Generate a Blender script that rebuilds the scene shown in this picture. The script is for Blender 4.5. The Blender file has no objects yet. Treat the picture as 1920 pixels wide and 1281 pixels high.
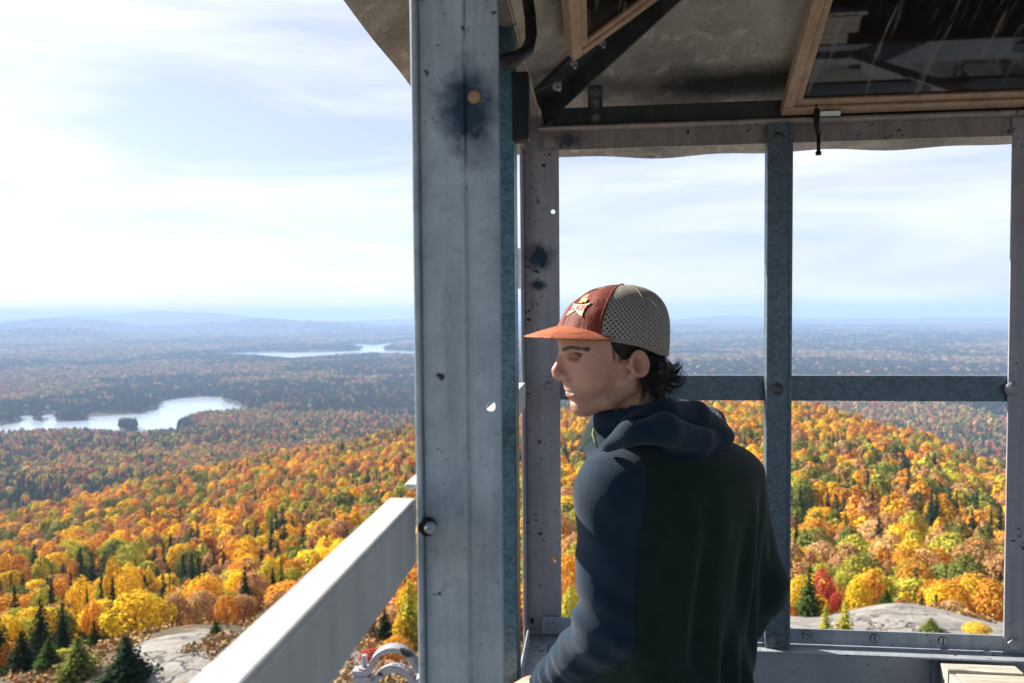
import bpy, bmesh, math, random
import numpy as np
from mathutils import Vector, Matrix, geometry
random.seed(7); RNG = np.random.default_rng(7)
SC = bpy.context.scene
COL = SC.collection

# ------------------------------------------------------------------ camera
# world origin = the eye of the photographer; +Y runs along the left wall of the tower cab, z = 0 is eye height
F_PX, PITCH, ROLL, YAW = 1399.1, 0.03848, 0.00826, 0.1074
fw = np.array([-math.sin(YAW)*math.cos(PITCH), math.cos(YAW)*math.cos(PITCH), -math.sin(PITCH)])
_r0 = np.array([math.cos(YAW), math.sin(YAW), 0.0]); _d0 = np.cross(fw, _r0)
rt = _r0*math.cos(ROLL) + _d0*math.sin(ROLL); dn = -_r0*math.sin(ROLL) + _d0*math.cos(ROLL)
cd = bpy.data.cameras.new('camera'); cam = bpy.data.objects.new('camera', cd); COL.objects.link(cam)
cam.matrix_world = Matrix(((rt[0], -dn[0], -fw[0], 0), (rt[1], -dn[1], -fw[1], 0), (rt[2], -dn[2], -fw[2], 0), (0, 0, 0, 1)))
cd.sensor_width = 36; cd.lens = F_PX*36/1920; cd.clip_start = 0.02; cd.clip_end = 120000
cd.dof.use_dof = True; cd.dof.focus_distance = 1.75; cd.dof.aperture_fstop = 5.6
SC.camera = cam
SC.view_settings.view_transform = 'Standard'; SC.view_settings.look = 'None'
SC.view_settings.gamma = 1; SC.view_settings.exposure = 1.2; SC.view_settings.use_curve_mapping = False
SC.cycles.use_denoising = True
SC.cycles.max_bounces = 8; SC.cycles.diffuse_bounces = 4; SC.cycles.glossy_bounces = 3
SC.cycles.transmission_bounces = 4; SC.cycles.transparent_max_bounces = 12; SC.cycles.volume_bounces = 1
SC.cycles.sample_clamp_indirect = 6.0

# ------------------------------------------------------------------ world + sun
SUN_AZ, SUN_EL = math.radians(24), math.radians(35)      # azimuth: degrees forward of "due left"
sdir = Vector((-math.cos(SUN_AZ)*math.cos(SUN_EL), math.sin(SUN_AZ)*math.cos(SUN_EL), math.sin(SUN_EL)))
W = bpy.data.worlds.new("World"); SC.world = W; W.use_nodes = True
nt = W.node_tree; nt.nodes.clear()
wo = nt.nodes.new('ShaderNodeOutputWorld'); bg = nt.nodes.new('ShaderNodeBackground')
sky = nt.nodes.new('ShaderNodeTexSky'); sky.sky_type = 'NISHITA'; sky.sun_disc = False
sky.sun_elevation = SUN_EL; sky.sun_rotation = math.atan2(sdir.x, sdir.y)
sky.altitude = 800; sky.air_density = 1.0; sky.dust_density = 1.2; sky.ozone_density = 1.0
tc = nt.nodes.new('ShaderNodeTexCoord')
mp = nt.nodes.new('ShaderNodeMapping'); mp.inputs['Scale'].default_value = (1.3, 2.2, 9.0); mp.inputs['Rotation'].default_value = (0.10, 0.16, 0.5)
n1 = nt.nodes.new('ShaderNodeTexNoise'); n1.inputs['Scale'].default_value = 1.5; n1.inputs['Detail'].default_value = 9; n1.inputs['Roughness'].default_value = 0.52; n1.inputs['Distortion'].default_value = 0.5
cr = nt.nodes.new('ShaderNodeValToRGB'); cr.color_ramp.elements[0].position = 0.38; cr.color_ramp.elements[1].position = 0.74
cr.color_ramp.elements[0].color = (0.30, 0.30, 0.30, 1); cr.color_ramp.elements[1].color = (0.92, 0.92, 0.92, 1)
mx = nt.nodes.new('ShaderNodeMix'); mx.data_type = 'RGBA'
mx.inputs['B'].default_value = (9.9, 10.1, 11.3, 1)
L = nt.links.new
L(tc.outputs['Generated'], mp.inputs['Vector']); L(mp.outputs[0], n1.inputs['Vector']); L(n1.outputs['Fac'], cr.inputs[0])
sx = nt.nodes.new('ShaderNodeSeparateXYZ'); L(tc.outputs['Generated'], sx.inputs[0])
mr = nt.nodes.new('ShaderNodeMapRange'); mr.inputs['From Min'].default_value = -0.25; mr.inputs['From Max'].default_value = 0.55; mr.inputs['To Min'].default_value = 0.12; mr.inputs['To Max'].default_value = 1.0; L(sx.outputs[1], mr.inputs['Value'])   # unseen cloud cover behind the camera cut down to darken the cab
mm = nt.nodes.new('ShaderNodeMath'); mm.operation = 'MULTIPLY'; L(cr.outputs[0], mm.inputs[0]); L(mr.outputs[0], mm.inputs[1])
L(mm.outputs[0], mx.inputs['Factor']); L(sky.outputs[0], mx.inputs['A']); L(mx.outputs['Result'], bg.inputs['Color'])
bg.inputs['Strength'].default_value = 0.056
L(bg.outputs[0], wo.inputs['Surface'])
sl = bpy.data.lights.new('sun', 'SUN'); sl.energy = 5.0; sl.angle = math.radians(0.53); sl.color = (1.0, 0.93, 0.82)
so = bpy.data.objects.new('sun', sl); COL.objects.link(so)
so.rotation_euler = sdir.to_track_quat('Z', 'Y').to_euler(); so.location = (0, 0, 60)

# ------------------------------------------------------------------ helpers
def ray(px, py):                      # direction with unit depth through a photo pixel
    return fw + rt*(px-960)/F_PX + dn*(py-640.5)/F_PX
def at(px, py, D):                    # point at depth D metres
    return ray(px, py)*D
def proj(p):
    p = np.asarray(p, float); z = p@fw
    return 960+F_PX*(p@rt)/z, 640.5+F_PX*(p@dn)/z, z

def props(o, label=None, cat=None, group=None, kind=None):
    if label: o['label'] = label
    if cat: o['category'] = cat
    if group: o['group'] = group
    if kind: o['kind'] = kind
    return o
def empty(name, loc=(0, 0, 0), label=None, cat=None, group=None, kind=None):
    o = bpy.data.objects.new(name, None); COL.objects.link(o); o.location = loc; o.empty_display_size = .1
    return props(o, label, cat, group, kind)

class MB:
    def __init__(s): s.v = []; s.f = []
    def add(s, vs, fs):
        b = len(s.v); s.v += [tuple(map(float, v)) for v in vs]; s.f += [tuple(i+b for i in f) for f in fs]
    def hexa(s, c):                   # 8 corners: bottom 4 (ccw), top 4
        s.add(c, [(0, 3, 2, 1), (4, 5, 6, 7), (0, 1, 5, 4), (1, 2, 6, 5), (2, 3, 7, 6), (3, 0, 4, 7)])
    def box(s, x0, x1, y0, y1, z0, z1):
        s.hexa([(x0, y0, z0), (x1, y0, z0), (x1, y1, z0), (x0, y1, z0), (x0, y0, z1), (x1, y0, z1), (x1, y1, z1), (x0, y1, z1)])
    def obox(s, c, ax, ay, az):       # centre and three half-axis vectors
        c = np.array(c, float); ax, ay, az = map(lambda q: np.array(q, float), (ax, ay, az))
        s.hexa([c-ax-ay-az, c+ax-ay-az, c+ax+ay-az, c-ax+ay-az, c-ax-ay+az, c+ax-ay+az, c+ax+ay+az, c-ax+ay+az])
    def cyl(s, a, b, r, n=12, r2=None, rot=0):
        a, b = Vector(a), Vector(b); d = (b-a).normalized(); r2 = r if r2 is None else r2
        u = d.orthogonal().normalized(); w = d.cross(u); vs = []
        for q, rr in ((a, r), (b, r2)):
            for k in range(n):
                t = 2*math.pi*k/n+rot; vs.append(q+u*math.cos(t)*rr+w*math.sin(t)*rr)
        s.add(vs, [(k, (k+1) % n, n+(k+1) % n, n+k) for k in range(n)]+[tuple(range(n-1, -1, -1)), tuple(range(n, 2*n))])
    def dome(s, c, d, r, h, n=14, m=4):
        c = Vector(c); d = Vector(d).normalized(); u = d.orthogonal().normalized(); w = d.cross(u); vs = []; fs = []
        for j in range(m):
            t = j/m*math.pi/2
            for k in range(n):
                a = 2*math.pi*k/n; vs.append(c+(u*math.cos(a)+w*math.sin(a))*r*math.cos(t)+d*h*math.sin(t))
        vs.append(c+d*h)
        for j in range(m-1):
            for k in range(n): fs.append((j*n+k, j*n+(k+1) % n, (j+1)*n+(k+1) % n, (j+1)*n+k))
        for k in range(n): fs.append(((m-1)*n+k, (m-1)*n+(k+1) % n, m*n))
        fs.append(tuple(range(n-1, -1, -1))); s.add(vs, fs)
    def tube(s, pts, rs, n=8, flat=1.0, up=None):
        pts = [Vector(p) for p in pts]; vs = []; m = len(pts)
        if not hasattr(rs, '__len__'): rs = [rs]*m
        prev = None
        for i, p in enumerate(pts):
            d = (pts[min(i+1, m-1)]-pts[max(i-1, 0)]).normalized()
            if prev is None:
                u = (Vector(up)-d*Vector(up).dot(d)).normalized() if up is not None else d.orthogonal().normalized()
            else: u = (prev-d*prev.dot(d)).normalized()
            prev = u; w = d.cross(u)
            for k in range(n):
                t = 2*math.pi*k/n; vs.append(p+u*math.cos(t)*rs[i]+w*math.sin(t)*rs[i]*flat)
        fs = [(i*n+k, i*n+(k+1) % n, (i+1)*n+(k+1) % n, (i+1)*n+k) for i in range(m-1) for k in range(n)]
        fs += [tuple(range(n-1, -1, -1)), tuple(range((m-1)*n, m*n))]; s.add(vs, fs)
    def plate(s, outer, holes, o, ax, ay, an, th):   # 2-d outline with holes, in plane o + x*ax + y*ay, thickness th along an
        o, ax, ay, an = map(lambda q: Vector(q), (o, ax, ay, an))
        loops = [[Vector((x, y, 0)) for x, y in l] for l in [outer]+holes]
        tris = geometry.tessellate_polygon(loops); flat = [p for l in loops for p in l]; n = len(flat)
        vs = [o+ax*p.x+ay*p.y for p in flat]; vs += [v+an*th for v in vs]
        fs = [tuple(t) for t in tris]+[tuple(i+n for i in reversed(t)) for t in tris]; b = 0
        for l in loops:
            m = len(l)
            for k in range(m): fs.append((b+k, b+(k+1) % m, n+b+(k+1) % m, n+b+k))
            b += m
        s.add(vs, fs)
    def build(s, name, mat, parent=None, smooth=False, bevel=0, label=None, segs=2):
        me = bpy.data.meshes.new(name); me.from_pydata(s.v, [], s.f)
        bm = bmesh.new(); bm.from_mesh(me); bmesh.ops.recalc_face_normals(bm, faces=bm.faces); bm.to_mesh(me); bm.free()
        me.materials.append(mat)
        if smooth: me.polygons.foreach_set('use_smooth', [True]*len(me.polygons))
        o = bpy.data.objects.new(name, me); COL.objects.link(o)
        if parent: o.parent = parent
        if bevel:
            m = o.modifiers.new('bevel', 'BEVEL'); m.width = bevel; m.segments = segs; m.limit_method = 'ANGLE'; m.angle_limit = math.radians(40)
        if label: o['label'] = label
        return o
def circ(cx, cy, r, n=18): return [(cx+r*math.cos(2*math.pi*k/n), cy+r*math.sin(2*math.pi*k/n)) for k in range(n)]
def rectl(x0, x1, y0, y1): return [(x0, y0), (x1, y0), (x1, y1), (x0, y1)]

# ------------------------------------------------------------------ materials
class NM:
    def __init__(s, name):
        s.m = bpy.data.materials.new(name); s.m.use_nodes = True; s.t = s.m.node_tree; s.b = s.t.nodes['Principled BSDF']; s.o = s.t.nodes['Material Output']
    def n(s, typ, **kw):
        x = s.t.nodes.new(typ)
        for k, v in kw.items():
            if k in x.inputs.keys(): x.inputs[k].default_value = v
            else: setattr(x, k, v)
        return x
    def l(s, a, b): s.t.links.new(a, b)
    def coord(s, out='Object', scale=(1, 1, 1)):
        c = s.n('ShaderNodeTexCoord'); m = s.n('ShaderNodeMapping'); m.inputs['Scale'].default_value = scale; s.l(c.outputs[out], m.inputs['Vector']); return m.outputs[0]
    def noise(s, vec, scale, detail=6, rough=.55, dist=0):
        x = s.n('ShaderNodeTexNoise'); x.inputs['Scale'].default_value = scale; x.inputs['Detail'].default_value = detail
        x.inputs['Roughness'].default_value = rough; x.inputs['Distortion'].default_value = dist; s.l(vec, x.inputs['Vector']); return x.outputs['Fac']
    def ramp(s, fac, stops):
        r = s.n('ShaderNodeValToRGB'); e = r.color_ramp.elements
        while len(e) < len(stops): e.new(0.5)
        for q, (p, c) in zip(e, stops):
            q.position = p; q.color = (c, c, c, 1) if not hasattr(c, '__len__') else (*c, 1)
        s.l(fac, r.inputs[0]); return r.outputs[0]
    def mix(s, fac, a, b, blend='MIX'):
        x = s.n('ShaderNodeMix'); x.data_type = 'RGBA'; x.blend_type = blend
        for sock, v in (('Factor', fac), ('A', a), ('B', b)):
            if hasattr(v, 'is_linked'): s.l(v, x.inputs[sock])
            elif sock == 'Factor': x.inputs[sock].default_value = v
            else: x.inputs[sock].default_value = (*v, 1)
        return x.outputs['Result']
    def math(s, op, a, b=0.0, clamp=False):
        x = s.n('ShaderNodeMath'); x.operation = op; x.use_clamp = clamp
        for i, v in enumerate((a, b)):
            if hasattr(v, 'is_linked'): s.l(v, x.inputs[i])
            else: x.inputs[i].default_value = v
        return x.outputs[0]
    def bump(s, h, strength=.3, dist=.002):
        x = s.n('ShaderNodeBump'); x.inputs['Strength'].default_value = strength; x.inputs['Distance'].default_value = dist; s.l(h, x.inputs['Height']); s.l(x.outputs[0], s.b.inputs['Normal'])
    def out(s, color=None, rough=None, metal=None):
        for k, v in (('Base Color', color), ('Roughness', rough), ('Metallic', metal)):
            if v is None: continue
            if hasattr(v, 'is_linked'): s.l(v, s.b.inputs[k])
            else: s.b.inputs[k].default_value = (*v, 1) if hasattr(v, '__len__') else v
        return s.m

def paint_steel(name, base, worn, chip=(.03, .035, .04), rough=.5, chipamt=.62, metal=.25, stains=(), streak=True):
    n = NM(name); v = n.coord()
    a = n.ramp(n.noise(v, 9, 10, .68), [(.36, 0), (.64, 1)]); c = n.mix(a, base, worn); c = n.mix(n.math('MULTIPLY', n.ramp(n.noise(v, 38, 6, .7, .8), [(.56, 0), (.66, 1)]), .35), c, tuple(q*.5 for q in base))
    vs = n.coord('Object', (14, 14, 1.2))
    if streak: c = n.mix(n.math('MULTIPLY', n.ramp(n.noise(vs, 2.0, 8, .7), [(.42, 0), (.70, 1)]), .55), c, tuple(q*.55 for q in base))
    f = n.noise(v, 60, 5, .6); g = n.noise(v, 9, 3, .5)
    ch = n.ramp(n.math('ADD', n.math('MULTIPLY', f, .6), n.math('MULTIPLY', g, .4)), [(chipamt, 0), (chipamt+.012, 1)])
    c = n.mix(ch, c, chip)
    sp = n.ramp(n.noise(v, 240, 2, .5), [(.66, 0), (.7, 1)]); c = n.mix(n.math('MULTIPLY', sp, .45), c, chip)
    for (p, rad, sq) in stains:      # soot / oxide marks with a shape of their own
        s_ = n.n('ShaderNodeVectorMath', operation='SUBTRACT'); n.l(n.coord(), s_.inputs[0]); s_.inputs[1].default_value = tuple(p)
        m_ = n.n('ShaderNodeVectorMath', operation='MULTIPLY'); n.l(s_.outputs[0], m_.inputs[0]); m_.inputs[1].default_value = sq
        l_ = n.n('ShaderNodeVectorMath', operation='LENGTH'); n.l(m_.outputs[0], l_.inputs[0])
        d = n.math('ADD', l_.outputs['Value'], n.math('MULTIPLY', n.math('SUBTRACT', n.noise(v, 45, 6, .6), .5), rad*1.1))
        c = n.mix(n.ramp(n.math('DIVIDE', d, rad), [(.35, 1), (1.1, 0)]), c, (.018, .042, .075))
    n.bump(n.math('SUBTRACT', n.math('ADD', n.noise(v, 35, 6, .6), n.math('MULTIPLY', n.noise(v, 200, 3, .5), .3)), ch), .35, .0015)
    return n.out(c, n.math('ADD', n.math('MULTIPLY', f, .3), rough-.1), metal)
def galvanised(name, a, b, scale=120, rough=.45, metal=.55):
    n = NM(name); v = n.coord()
    vo = n.n('ShaderNodeTexVoronoi'); vo.inputs['Scale'].default_value = scale; n.l(v, vo.inputs['Vector'])
    sp = n.n('ShaderNodeSeparateColor'); n.l(vo.outputs['Color'], sp.inputs[0])
    k = n.math('ADD', n.math('MULTIPLY', sp.outputs[0], .55), n.math('MULTIPLY', n.noise(v, 14, 6, .6), .45))
    c = n.mix(n.ramp(k, [(.2, 0), (.8, 1)]), a, b)
    c = n.mix(n.math('MULTIPLY', n.ramp(n.noise(v, 260, 2), [(.62, 0), (.68, 1)]), .6), c, tuple(min(1, q*1.9) for q in b))
    n.bump(n.noise(v, 60, 5), .25, .001)
    return n.out(c, n.math('ADD', n.math('MULTIPLY', sp.outputs[1], .2), rough-.1), metal)

M = {}
M['post_near'] = paint_steel('grey_painted_steel', (.30, .36, .41), (.50, .56, .60), rough=.5, chipamt=.64, stains=[(tuple(at(880, 210, .855)), .046, (1, 1, .66))])
M['post'] = paint_steel('lilac_grey_painted_steel', (.36, .35, .39), (.44, .42, .45), rough=.5, chipamt=.615, stains=[(tuple(at(1012, 482, 2.36)), .06, (1, .3, 1.1)), (tuple(at(1010, 535, 2.36)), .03, (.8, .3, 1.4))])
M['rail_near'] = paint_steel('white_painted_rail', (.62, .63, .62), (.70, .70, .69), chip=(.25, .28, .3), chipamt=.68, rough=.45)
M['galv'] = galvanised('galvanised_steel', (.085, .125, .155), (.15, .195, .23))
M['galv_teal'] = galvanised('weathered_galvanised_steel', (.045, .11, .15), (.10, .185, .23))
M['beam'] = paint_steel('brown_grey_painted_beam', (.27, .235, .225), (.37, .33, .31), rough=.5, chipamt=.60, stains=[(tuple(at(1068, 268, 2.37)), .035, (.6, .3, 1))])
M['rafter'] = paint_steel('dark_painted_rafter', (.035, .045, .05), (.06, .07, .075), chip=(.12, .1, .09), chipamt=.68)
M['sill'] = paint_steel('blue_grey_painted_sill', (.33, .37, .42), (.42, .45, .48), chipamt=.62)
M['panel'] = paint_steel('pale_painted_panel', (.38, .42, .47), (.46, .49, .52), chipamt=.67, streak=False)
def ceil_mat():
    n = NM('mottled_zinc_roof_sheet'); v = n.coord('Object', (1, 1, 1))
    c = n.mix(n.ramp(n.noise(v, 3.2, 9, .62, .4), [(.35, 0), (.65, 1)]), (.20, .19, .175), (.47, .445, .405))
    vo = n.n('ShaderNodeTexVoronoi'); vo.inputs['Scale'].default_value = 34; n.l(v, vo.inputs['Vector'])
    sp = n.n('ShaderNodeSeparateColor'); n.l(vo.outputs['Color'], sp.inputs[0])
    c = n.mix(n.math('MULTIPLY', n.ramp(n.math('ADD', n.math('MULTIPLY', sp.outputs[0], .10), n.noise(v, 17, 9, .72, .5)), [(.58, 0), (.74, 1)]), .7), c, (.62, .58, .51))
    c = n.mix(n.math('MULTIPLY', n.ramp(n.noise(v, 90, 5, .7), [(.55, 0), (.7, 1)]), .5), c, (.035, .032, .028))
    s_ = n.n('ShaderNodeVectorMath', operation='SUBTRACT'); n.l(n.coord(), s_.inputs[0]); s_.inputs[1].default_value = (.44, 2.315, .678)     # dark smear above the back wall plate
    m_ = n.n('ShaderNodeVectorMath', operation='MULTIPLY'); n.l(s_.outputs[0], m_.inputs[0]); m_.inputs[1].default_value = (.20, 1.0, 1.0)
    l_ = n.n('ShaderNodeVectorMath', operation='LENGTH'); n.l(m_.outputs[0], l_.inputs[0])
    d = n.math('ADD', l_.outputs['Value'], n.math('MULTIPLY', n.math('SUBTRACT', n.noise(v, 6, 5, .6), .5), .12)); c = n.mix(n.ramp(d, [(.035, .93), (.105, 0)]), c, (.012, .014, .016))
    n.bump(n.noise(v, 25, 7, .6), .3, .002)
    return n.out(c, .5, .35)
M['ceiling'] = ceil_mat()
M['tan'] = paint_steel('tan_window_frame', (.40, .275, .18), (.48, .34, .23), chip=(.12, .08, .05), rough=.45, chipamt=.7, metal=.1)
M['black'] = NM('black_iron').out((.012, .014, .016), .45, .4)
M['bolt'] = paint_steel('painted_bolt', (.34, .34, .38), (.45, .44, .46), chipamt=.6)
M['bolt_dark'] = paint_steel('dark_bolt', (.10, .11, .12), (.16, .16, .17), chipamt=.6)
M['rust'] = NM('orange_bolt_cap').out((.36, .22, .12), .7)
M['clear'] = NM('brushed_alloy').out((.55, .6, .62), .35, .7)
def glass_mat():
    n = NM('streaked_window_glass'); v = n.coord('Object', (1, 1, 1))
    vs = n.coord('Object', (26, 2.2, 2.2))
    dirt = n.ramp(n.noise(vs, 1.6, 8, .66), [(.56, 0), (.72, 1)])
    gl = n.n('ShaderNodeBsdfGlossy'); gl.inputs['Roughness'].default_value = .03; gl.inputs['Color'].default_value = (.55, .6, .66, 1)
    tr = n.n('ShaderNodeBsdfTransparent'); tr.inputs['Color'].default_value = (.30, .25, .21, 1)
    df = n.n('ShaderNodeBsdfDiffuse'); df.inputs['Color'].default_value = (.45, .42, .38, 1)
    a = n.n('ShaderNodeMixShader'); a.inputs[0].default_value = .08; n.l(tr.outputs[0], a.inputs[1]); n.l(gl.outputs[0], a.inputs[2])
    b = n.n('ShaderNodeMixShader'); n.l(n.math('ADD', n.math('MULTIPLY', dirt, .35), .02), b.inputs[0]); n.l(a.outputs[0], b.inputs[1]); n.l(df.outputs[0], b.inputs[2])
    n.l(b.outputs[0], n.o.inputs['Surface']); return n.m
M['glass'] = glass_mat()
def wood_mat():
    n = NM('weathered_grey_wood'); v = n.coord('Object', (4, 4, 1)); vy = n.coord('Object', (2, 30, 30))
    c = n.mix(n.ramp(n.noise(vy, 3, 8, .6), [(.3, 0), (.7, 1)]), (.30, .26, .21), (.58, .54, .46))
    c = n.mix(n.ramp(n.noise(n.coord('Object', (3, 70, 70)), 2, 3, .6), [(.62, 0), (.68, 1)]), c, (.08, .07, .06))
    n.bump(n.noise(vy, 6, 8, .7), .5, .002); return n.out(c, .8)
M['wood'] = wood_mat()
M['deck'] = paint_steel('grey_deck_plate', (.07, .075, .08), (.11, .11, .115), chipamt=.6)

# ------------------------------------------------------------------ terrain
LAKE_Z = -270.0; BASE_Z = -259.0
def az_of(px): return math.atan((px-960)/F_PX)-YAW
COLS = [   # photo column: (depth, ground height relative to the eye)
 (-1500, [(15,-14),(35,-17),(60,-27),(120,-48),(250,-84),(480,-134),(700,-190),(1200,-245),(1700,-262),(2500,-262)]),
 (0,    [(15,-14),(35,-17),(60,-28),(80,-36),(170,-62),(320,-100),(480,-136),(620,-188),(800,-207),(1000,-227),(1250,-247),(1500,-258),(1690,-266),(2500,-262)]),
 (300,  [(15,-14),(32,-14.4),(40,-17),(60,-26),(80,-35),(150,-57),(250,-79),(400,-106),(550,-130),(650,-145),(800,-196),(1000,-209),(1300,-237),(1500,-252),(1680,-264),(2500,-262)]),
 (600,  [(15,-14),(33,-15),(60,-24),(100,-37),(150,-51),(280,-77),(450,-103),(700,-132),(900,-186),(1200,-225),(1400,-240),(1700,-262),(2500,-262)]),
 (780,  [(15,-14),(30,-14.5),(60,-24),(120,-41),(300,-76),(500,-98),(750,-120),(950,-190),(1300,-245),(1700,-262),(2500,-262)]),
 (1050, [(15,-14),(30,-14.5),(58,-24),(110,-38),(200,-54),(400,-78),(700,-99),(900,-180),(1300,-245),(1700,-260),(2500,-262)]),
 (1300, [(15,-14),(34,-14.6),(58,-25),(110,-38),(200,-53),(400,-72),(650,-86),(850,-170),(1300,-245),(1700,-260),(2500,-260)]),
 (1500, [(15,-14),(34,-14.6),(42,-17.2),(58,-25),(110,-39),(200,-53),(400,-74),(620,-85),(800,-165),(1300,-245),(1700,-258),(2500,-258)]),
 (1700, [(15,-14),(34,-14.4),(40,-16),(55,-24),(100,-36),(190,-52),(350,-77),(560,-98),(740,-175),(1200,-245),(1700,-256),(2500,-258)]),
 (1890, [(15,-14),(32,-14.2),(40,-17),(58,-25.5),(110,-39),(260,-71),(460,-101),(600,-168),(1000,-240),(1700,-256),(2500,-258)]),
 (3300, [(15,-14),(32,-14.2),(40,-17),(58,-25.5),(110,-39),(260,-72),(460,-112),(600,-165),(1000,-240),(1700,-256),(2500,-258)]),
]
R_KEYS = np.exp(np.linspace(math.log(4), math.log(4000), 160))
COL_AZ = []; COL_TAB = []
for px, pr in COLS:
    a = az_of(px); c = math.cos(a+YAW); d = np.array([q[0] for q in pr])/c; z = np.array([q[1] for q in pr], float)
    COL_AZ.append(a); COL_TAB.append(np.interp(np.log(R_KEYS), np.log(d), z))
COL_AZ = np.array(COL_AZ); COL_TAB = np.array(COL_TAB)
def vnoise(x, y, s, seed=0):
    x = np.asarray(x)/s; y = np.asarray(y)/s; xi = np.floor(x); yi = np.floor(y); fx = x-xi; fy = y-yi
    fx = fx*fx*(3-2*fx); fy = fy*fy*(3-2*fy)
    def h(a, b): q = np.sin(a*127.1+b*311.7+seed*74.7)*43758.5453; return q-np.floor(q)
    return (h(xi, yi)*(1-fx)+h(xi+1, yi)*fx)*(1-fy)+(h(xi, yi+1)*(1-fx)+h(xi+1, yi+1)*fx)*fy
def fbm(x, y, s, seed=0, o=4):
    r = 0; a = .5; t = 0
    for k in range(o): r = r+a*vnoise(x, y, s/2**k, seed+k*13); t += a; a *= .5
    return r/t
def ground_poly(pts, z=LAKE_Z):
    out = []
    for px, py in pts:
        v = ray(px, py); k = z/v[2]; out.append((v[0]*k, v[1]*k))
    return np.array(out)
def inside(poly, x, y):
    r = np.zeros(np.shape(x), bool); n = len(poly)
    for i in range(n):
        x1, y1 = poly[i]; x2, y2 = poly[(i+1) % n]
        c = ((y1 > y) != (y2 > y)) & (x < (x2-x1)*(y-y1)/((y2-y1) if y2 != y1 else 1e-9)+x1); r ^= c
    return r
LAKES = [ground_poly(p) for p in [
 [(-60,781),(40,779),(85,777),(163,779),(260,775),(299,763),(295,752),(325,747),(370,743),(415,744),(419,752),(447,760),(467,770),(484,777),(460,786),(425,796),(360,820),(260,828),(163,820),(81,822),(-60,832)],
 [(500,784),(570,786),(700,784),(800,782),(960,784),(960,769),(800,767),(640,771)],
 [(365,666),(430,662),(520,660.5),(600,660),(680,657),(640,654.5),(600,653),(650,650),(665,645),(700,647),(735,641.5),(778,639),(900,637),(1000,637),(900,643),(778,647),(735,651),(720,657),(778,659),(900,660),(900,672),(778,672),(700,669),(620,674),(550,679),(480,674),(400,671)],
 [(490,653.5),(560,652.5),(560,654),(500,655)],
 [(1262,666),(1330,664),(1385,666),(1385,672),(1330,673),(1262,674)]]]
ISLES = [ground_poly(p) for p in [
 [(-60,782),(0,779),(32,781),(41,785),(30,792),(0,796),(-60,800)], [(330,812),(336,801),(352,794),(372,788),(400,786),(440,783),(478,781),(486,786),(470,800),(420,812),(360,820)], [(100,790),(118,784),(150,782),(170,785),(140,789)], [(58,787),(66,783),(80,783),(82,787),(72,790)],
 [(219,806),(232,800),(254,800),(262,806),(250,811),(228,811)]]]
MBOX = np.array([-4e3, 1e3])
def lake_mask(x, y):
    m = np.zeros(np.shape(x), bool)
    for p in LAKES: m |= inside(p, x, y)
    for p in ISLES: m &= ~inside(p, x, y)
    return m
RIDGES = [ # (depth, width, [(photo column, photo row of the crest)])
 (8500, 900, [(-300,628),(0,622),(50,618),(110,616),(165,618),(210,628),(300,634),(400,632),(520,636),(640,634),(800,636),(1250,625),(1400,622),(1600,622),(1890,620),(2200,620)]),
 (11500, 1100, [(-300,606),(0,605),(60,599),(130,598),(200,602),(260,612),(320,611),(420,606),(480,598),(560,603),(640,606),(780,612),(1250,612),(1330,608),(1500,611),(1700,610),(1890,608),(2200,610)]),
 (15500, 1200, [(-300,596),(0,600),(60,598),(130,592),(180,589),(225,588),(290,583),(340,585),(400,587),(470,593),(530,599),(600,603),(700,600),(780,597),(900,600),(1100,600),(1250,600),(1290,597),(1340,592),(1380,590),(1425,594),(1470,598),(1600,597),(1890,596),(2200,597)])]
def terrain(x, y):
    x = np.asarray(x, float); y = np.asarray(y, float)
    r = np.hypot(x, y)+1e-6; a = np.arctan2(x, y)
    a = np.where(a < -2.2, a+2*math.pi, a)
    ac = np.clip(a, COL_AZ[0], COL_AZ[-1])
    lr = np.clip((np.log(r)-math.log(4))/(math.log(1000))*159, 0, 158.999)
    ai = np.interp(ac, COL_AZ, np.arange(len(COL_AZ))); i0 = np.minimum(np.floor(ai).astype(int), len(COL_AZ)-2); fa = ai-i0; fa = fa*fa*(3-2*fa)
    j0 = np.floor(lr).astype(int); fj = lr-j0
    z = (COL_TAB[i0, j0]*(1-fj)+COL_TAB[i0, j0+1]*fj)*(1-fa)+(COL_TAB[i0+1, j0]*(1-fj)+COL_TAB[i0+1, j0+1]*fj)*fa
    z = z+(fbm(x, y, 60, 3)-.5)*np.clip(r-40, 0, 200)*.04*np.where(r < 1500, 1, .6)
    z = z+(fbm(x, y, 9, 9, 3)-.5)*np.clip(1.2*(r-18)/30, 0, 1.0)
    far = np.clip((r-2400)/1500, 0, 1)
    z = z+far*((fbm(x, y, 2600, 21)-.42)*60)
    cz = np.maximum(np.cos(np.clip(a+YAW, -1.2, 1.2)), .36); D = r*cz
    acx = 960+F_PX*np.tan(np.clip(a+YAW, -1.2, 1.2))
    for (d0, w, prof) in RIDGES:
        py = np.interp(acx, [q[0] for q in prof], [q[1] for q in prof])+(fbm(acx, acx*0+d0, 60, 5)-.5)*4
        yh = 586.6-.00826*(acx-960); top = -(py-yh)/F_PX*d0
        g = np.exp(-((D-d0)/w)**2)*(1+.12*(fbm(x, y, 900, 31)-.5)); z = np.maximum(z, BASE_Z+(top-BASE_Z)*g)
    z = np.where(D > 18500, np.minimum(z, -250), z)
    lk = lake_mask(x, y)
    sh = np.clip((r-1500)/200, 0, 1)
    z = np.where(lk, LAKE_Z-4, np.where((r > 1500), np.maximum(z, LAKE_Z+3), z))
    return z

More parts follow.
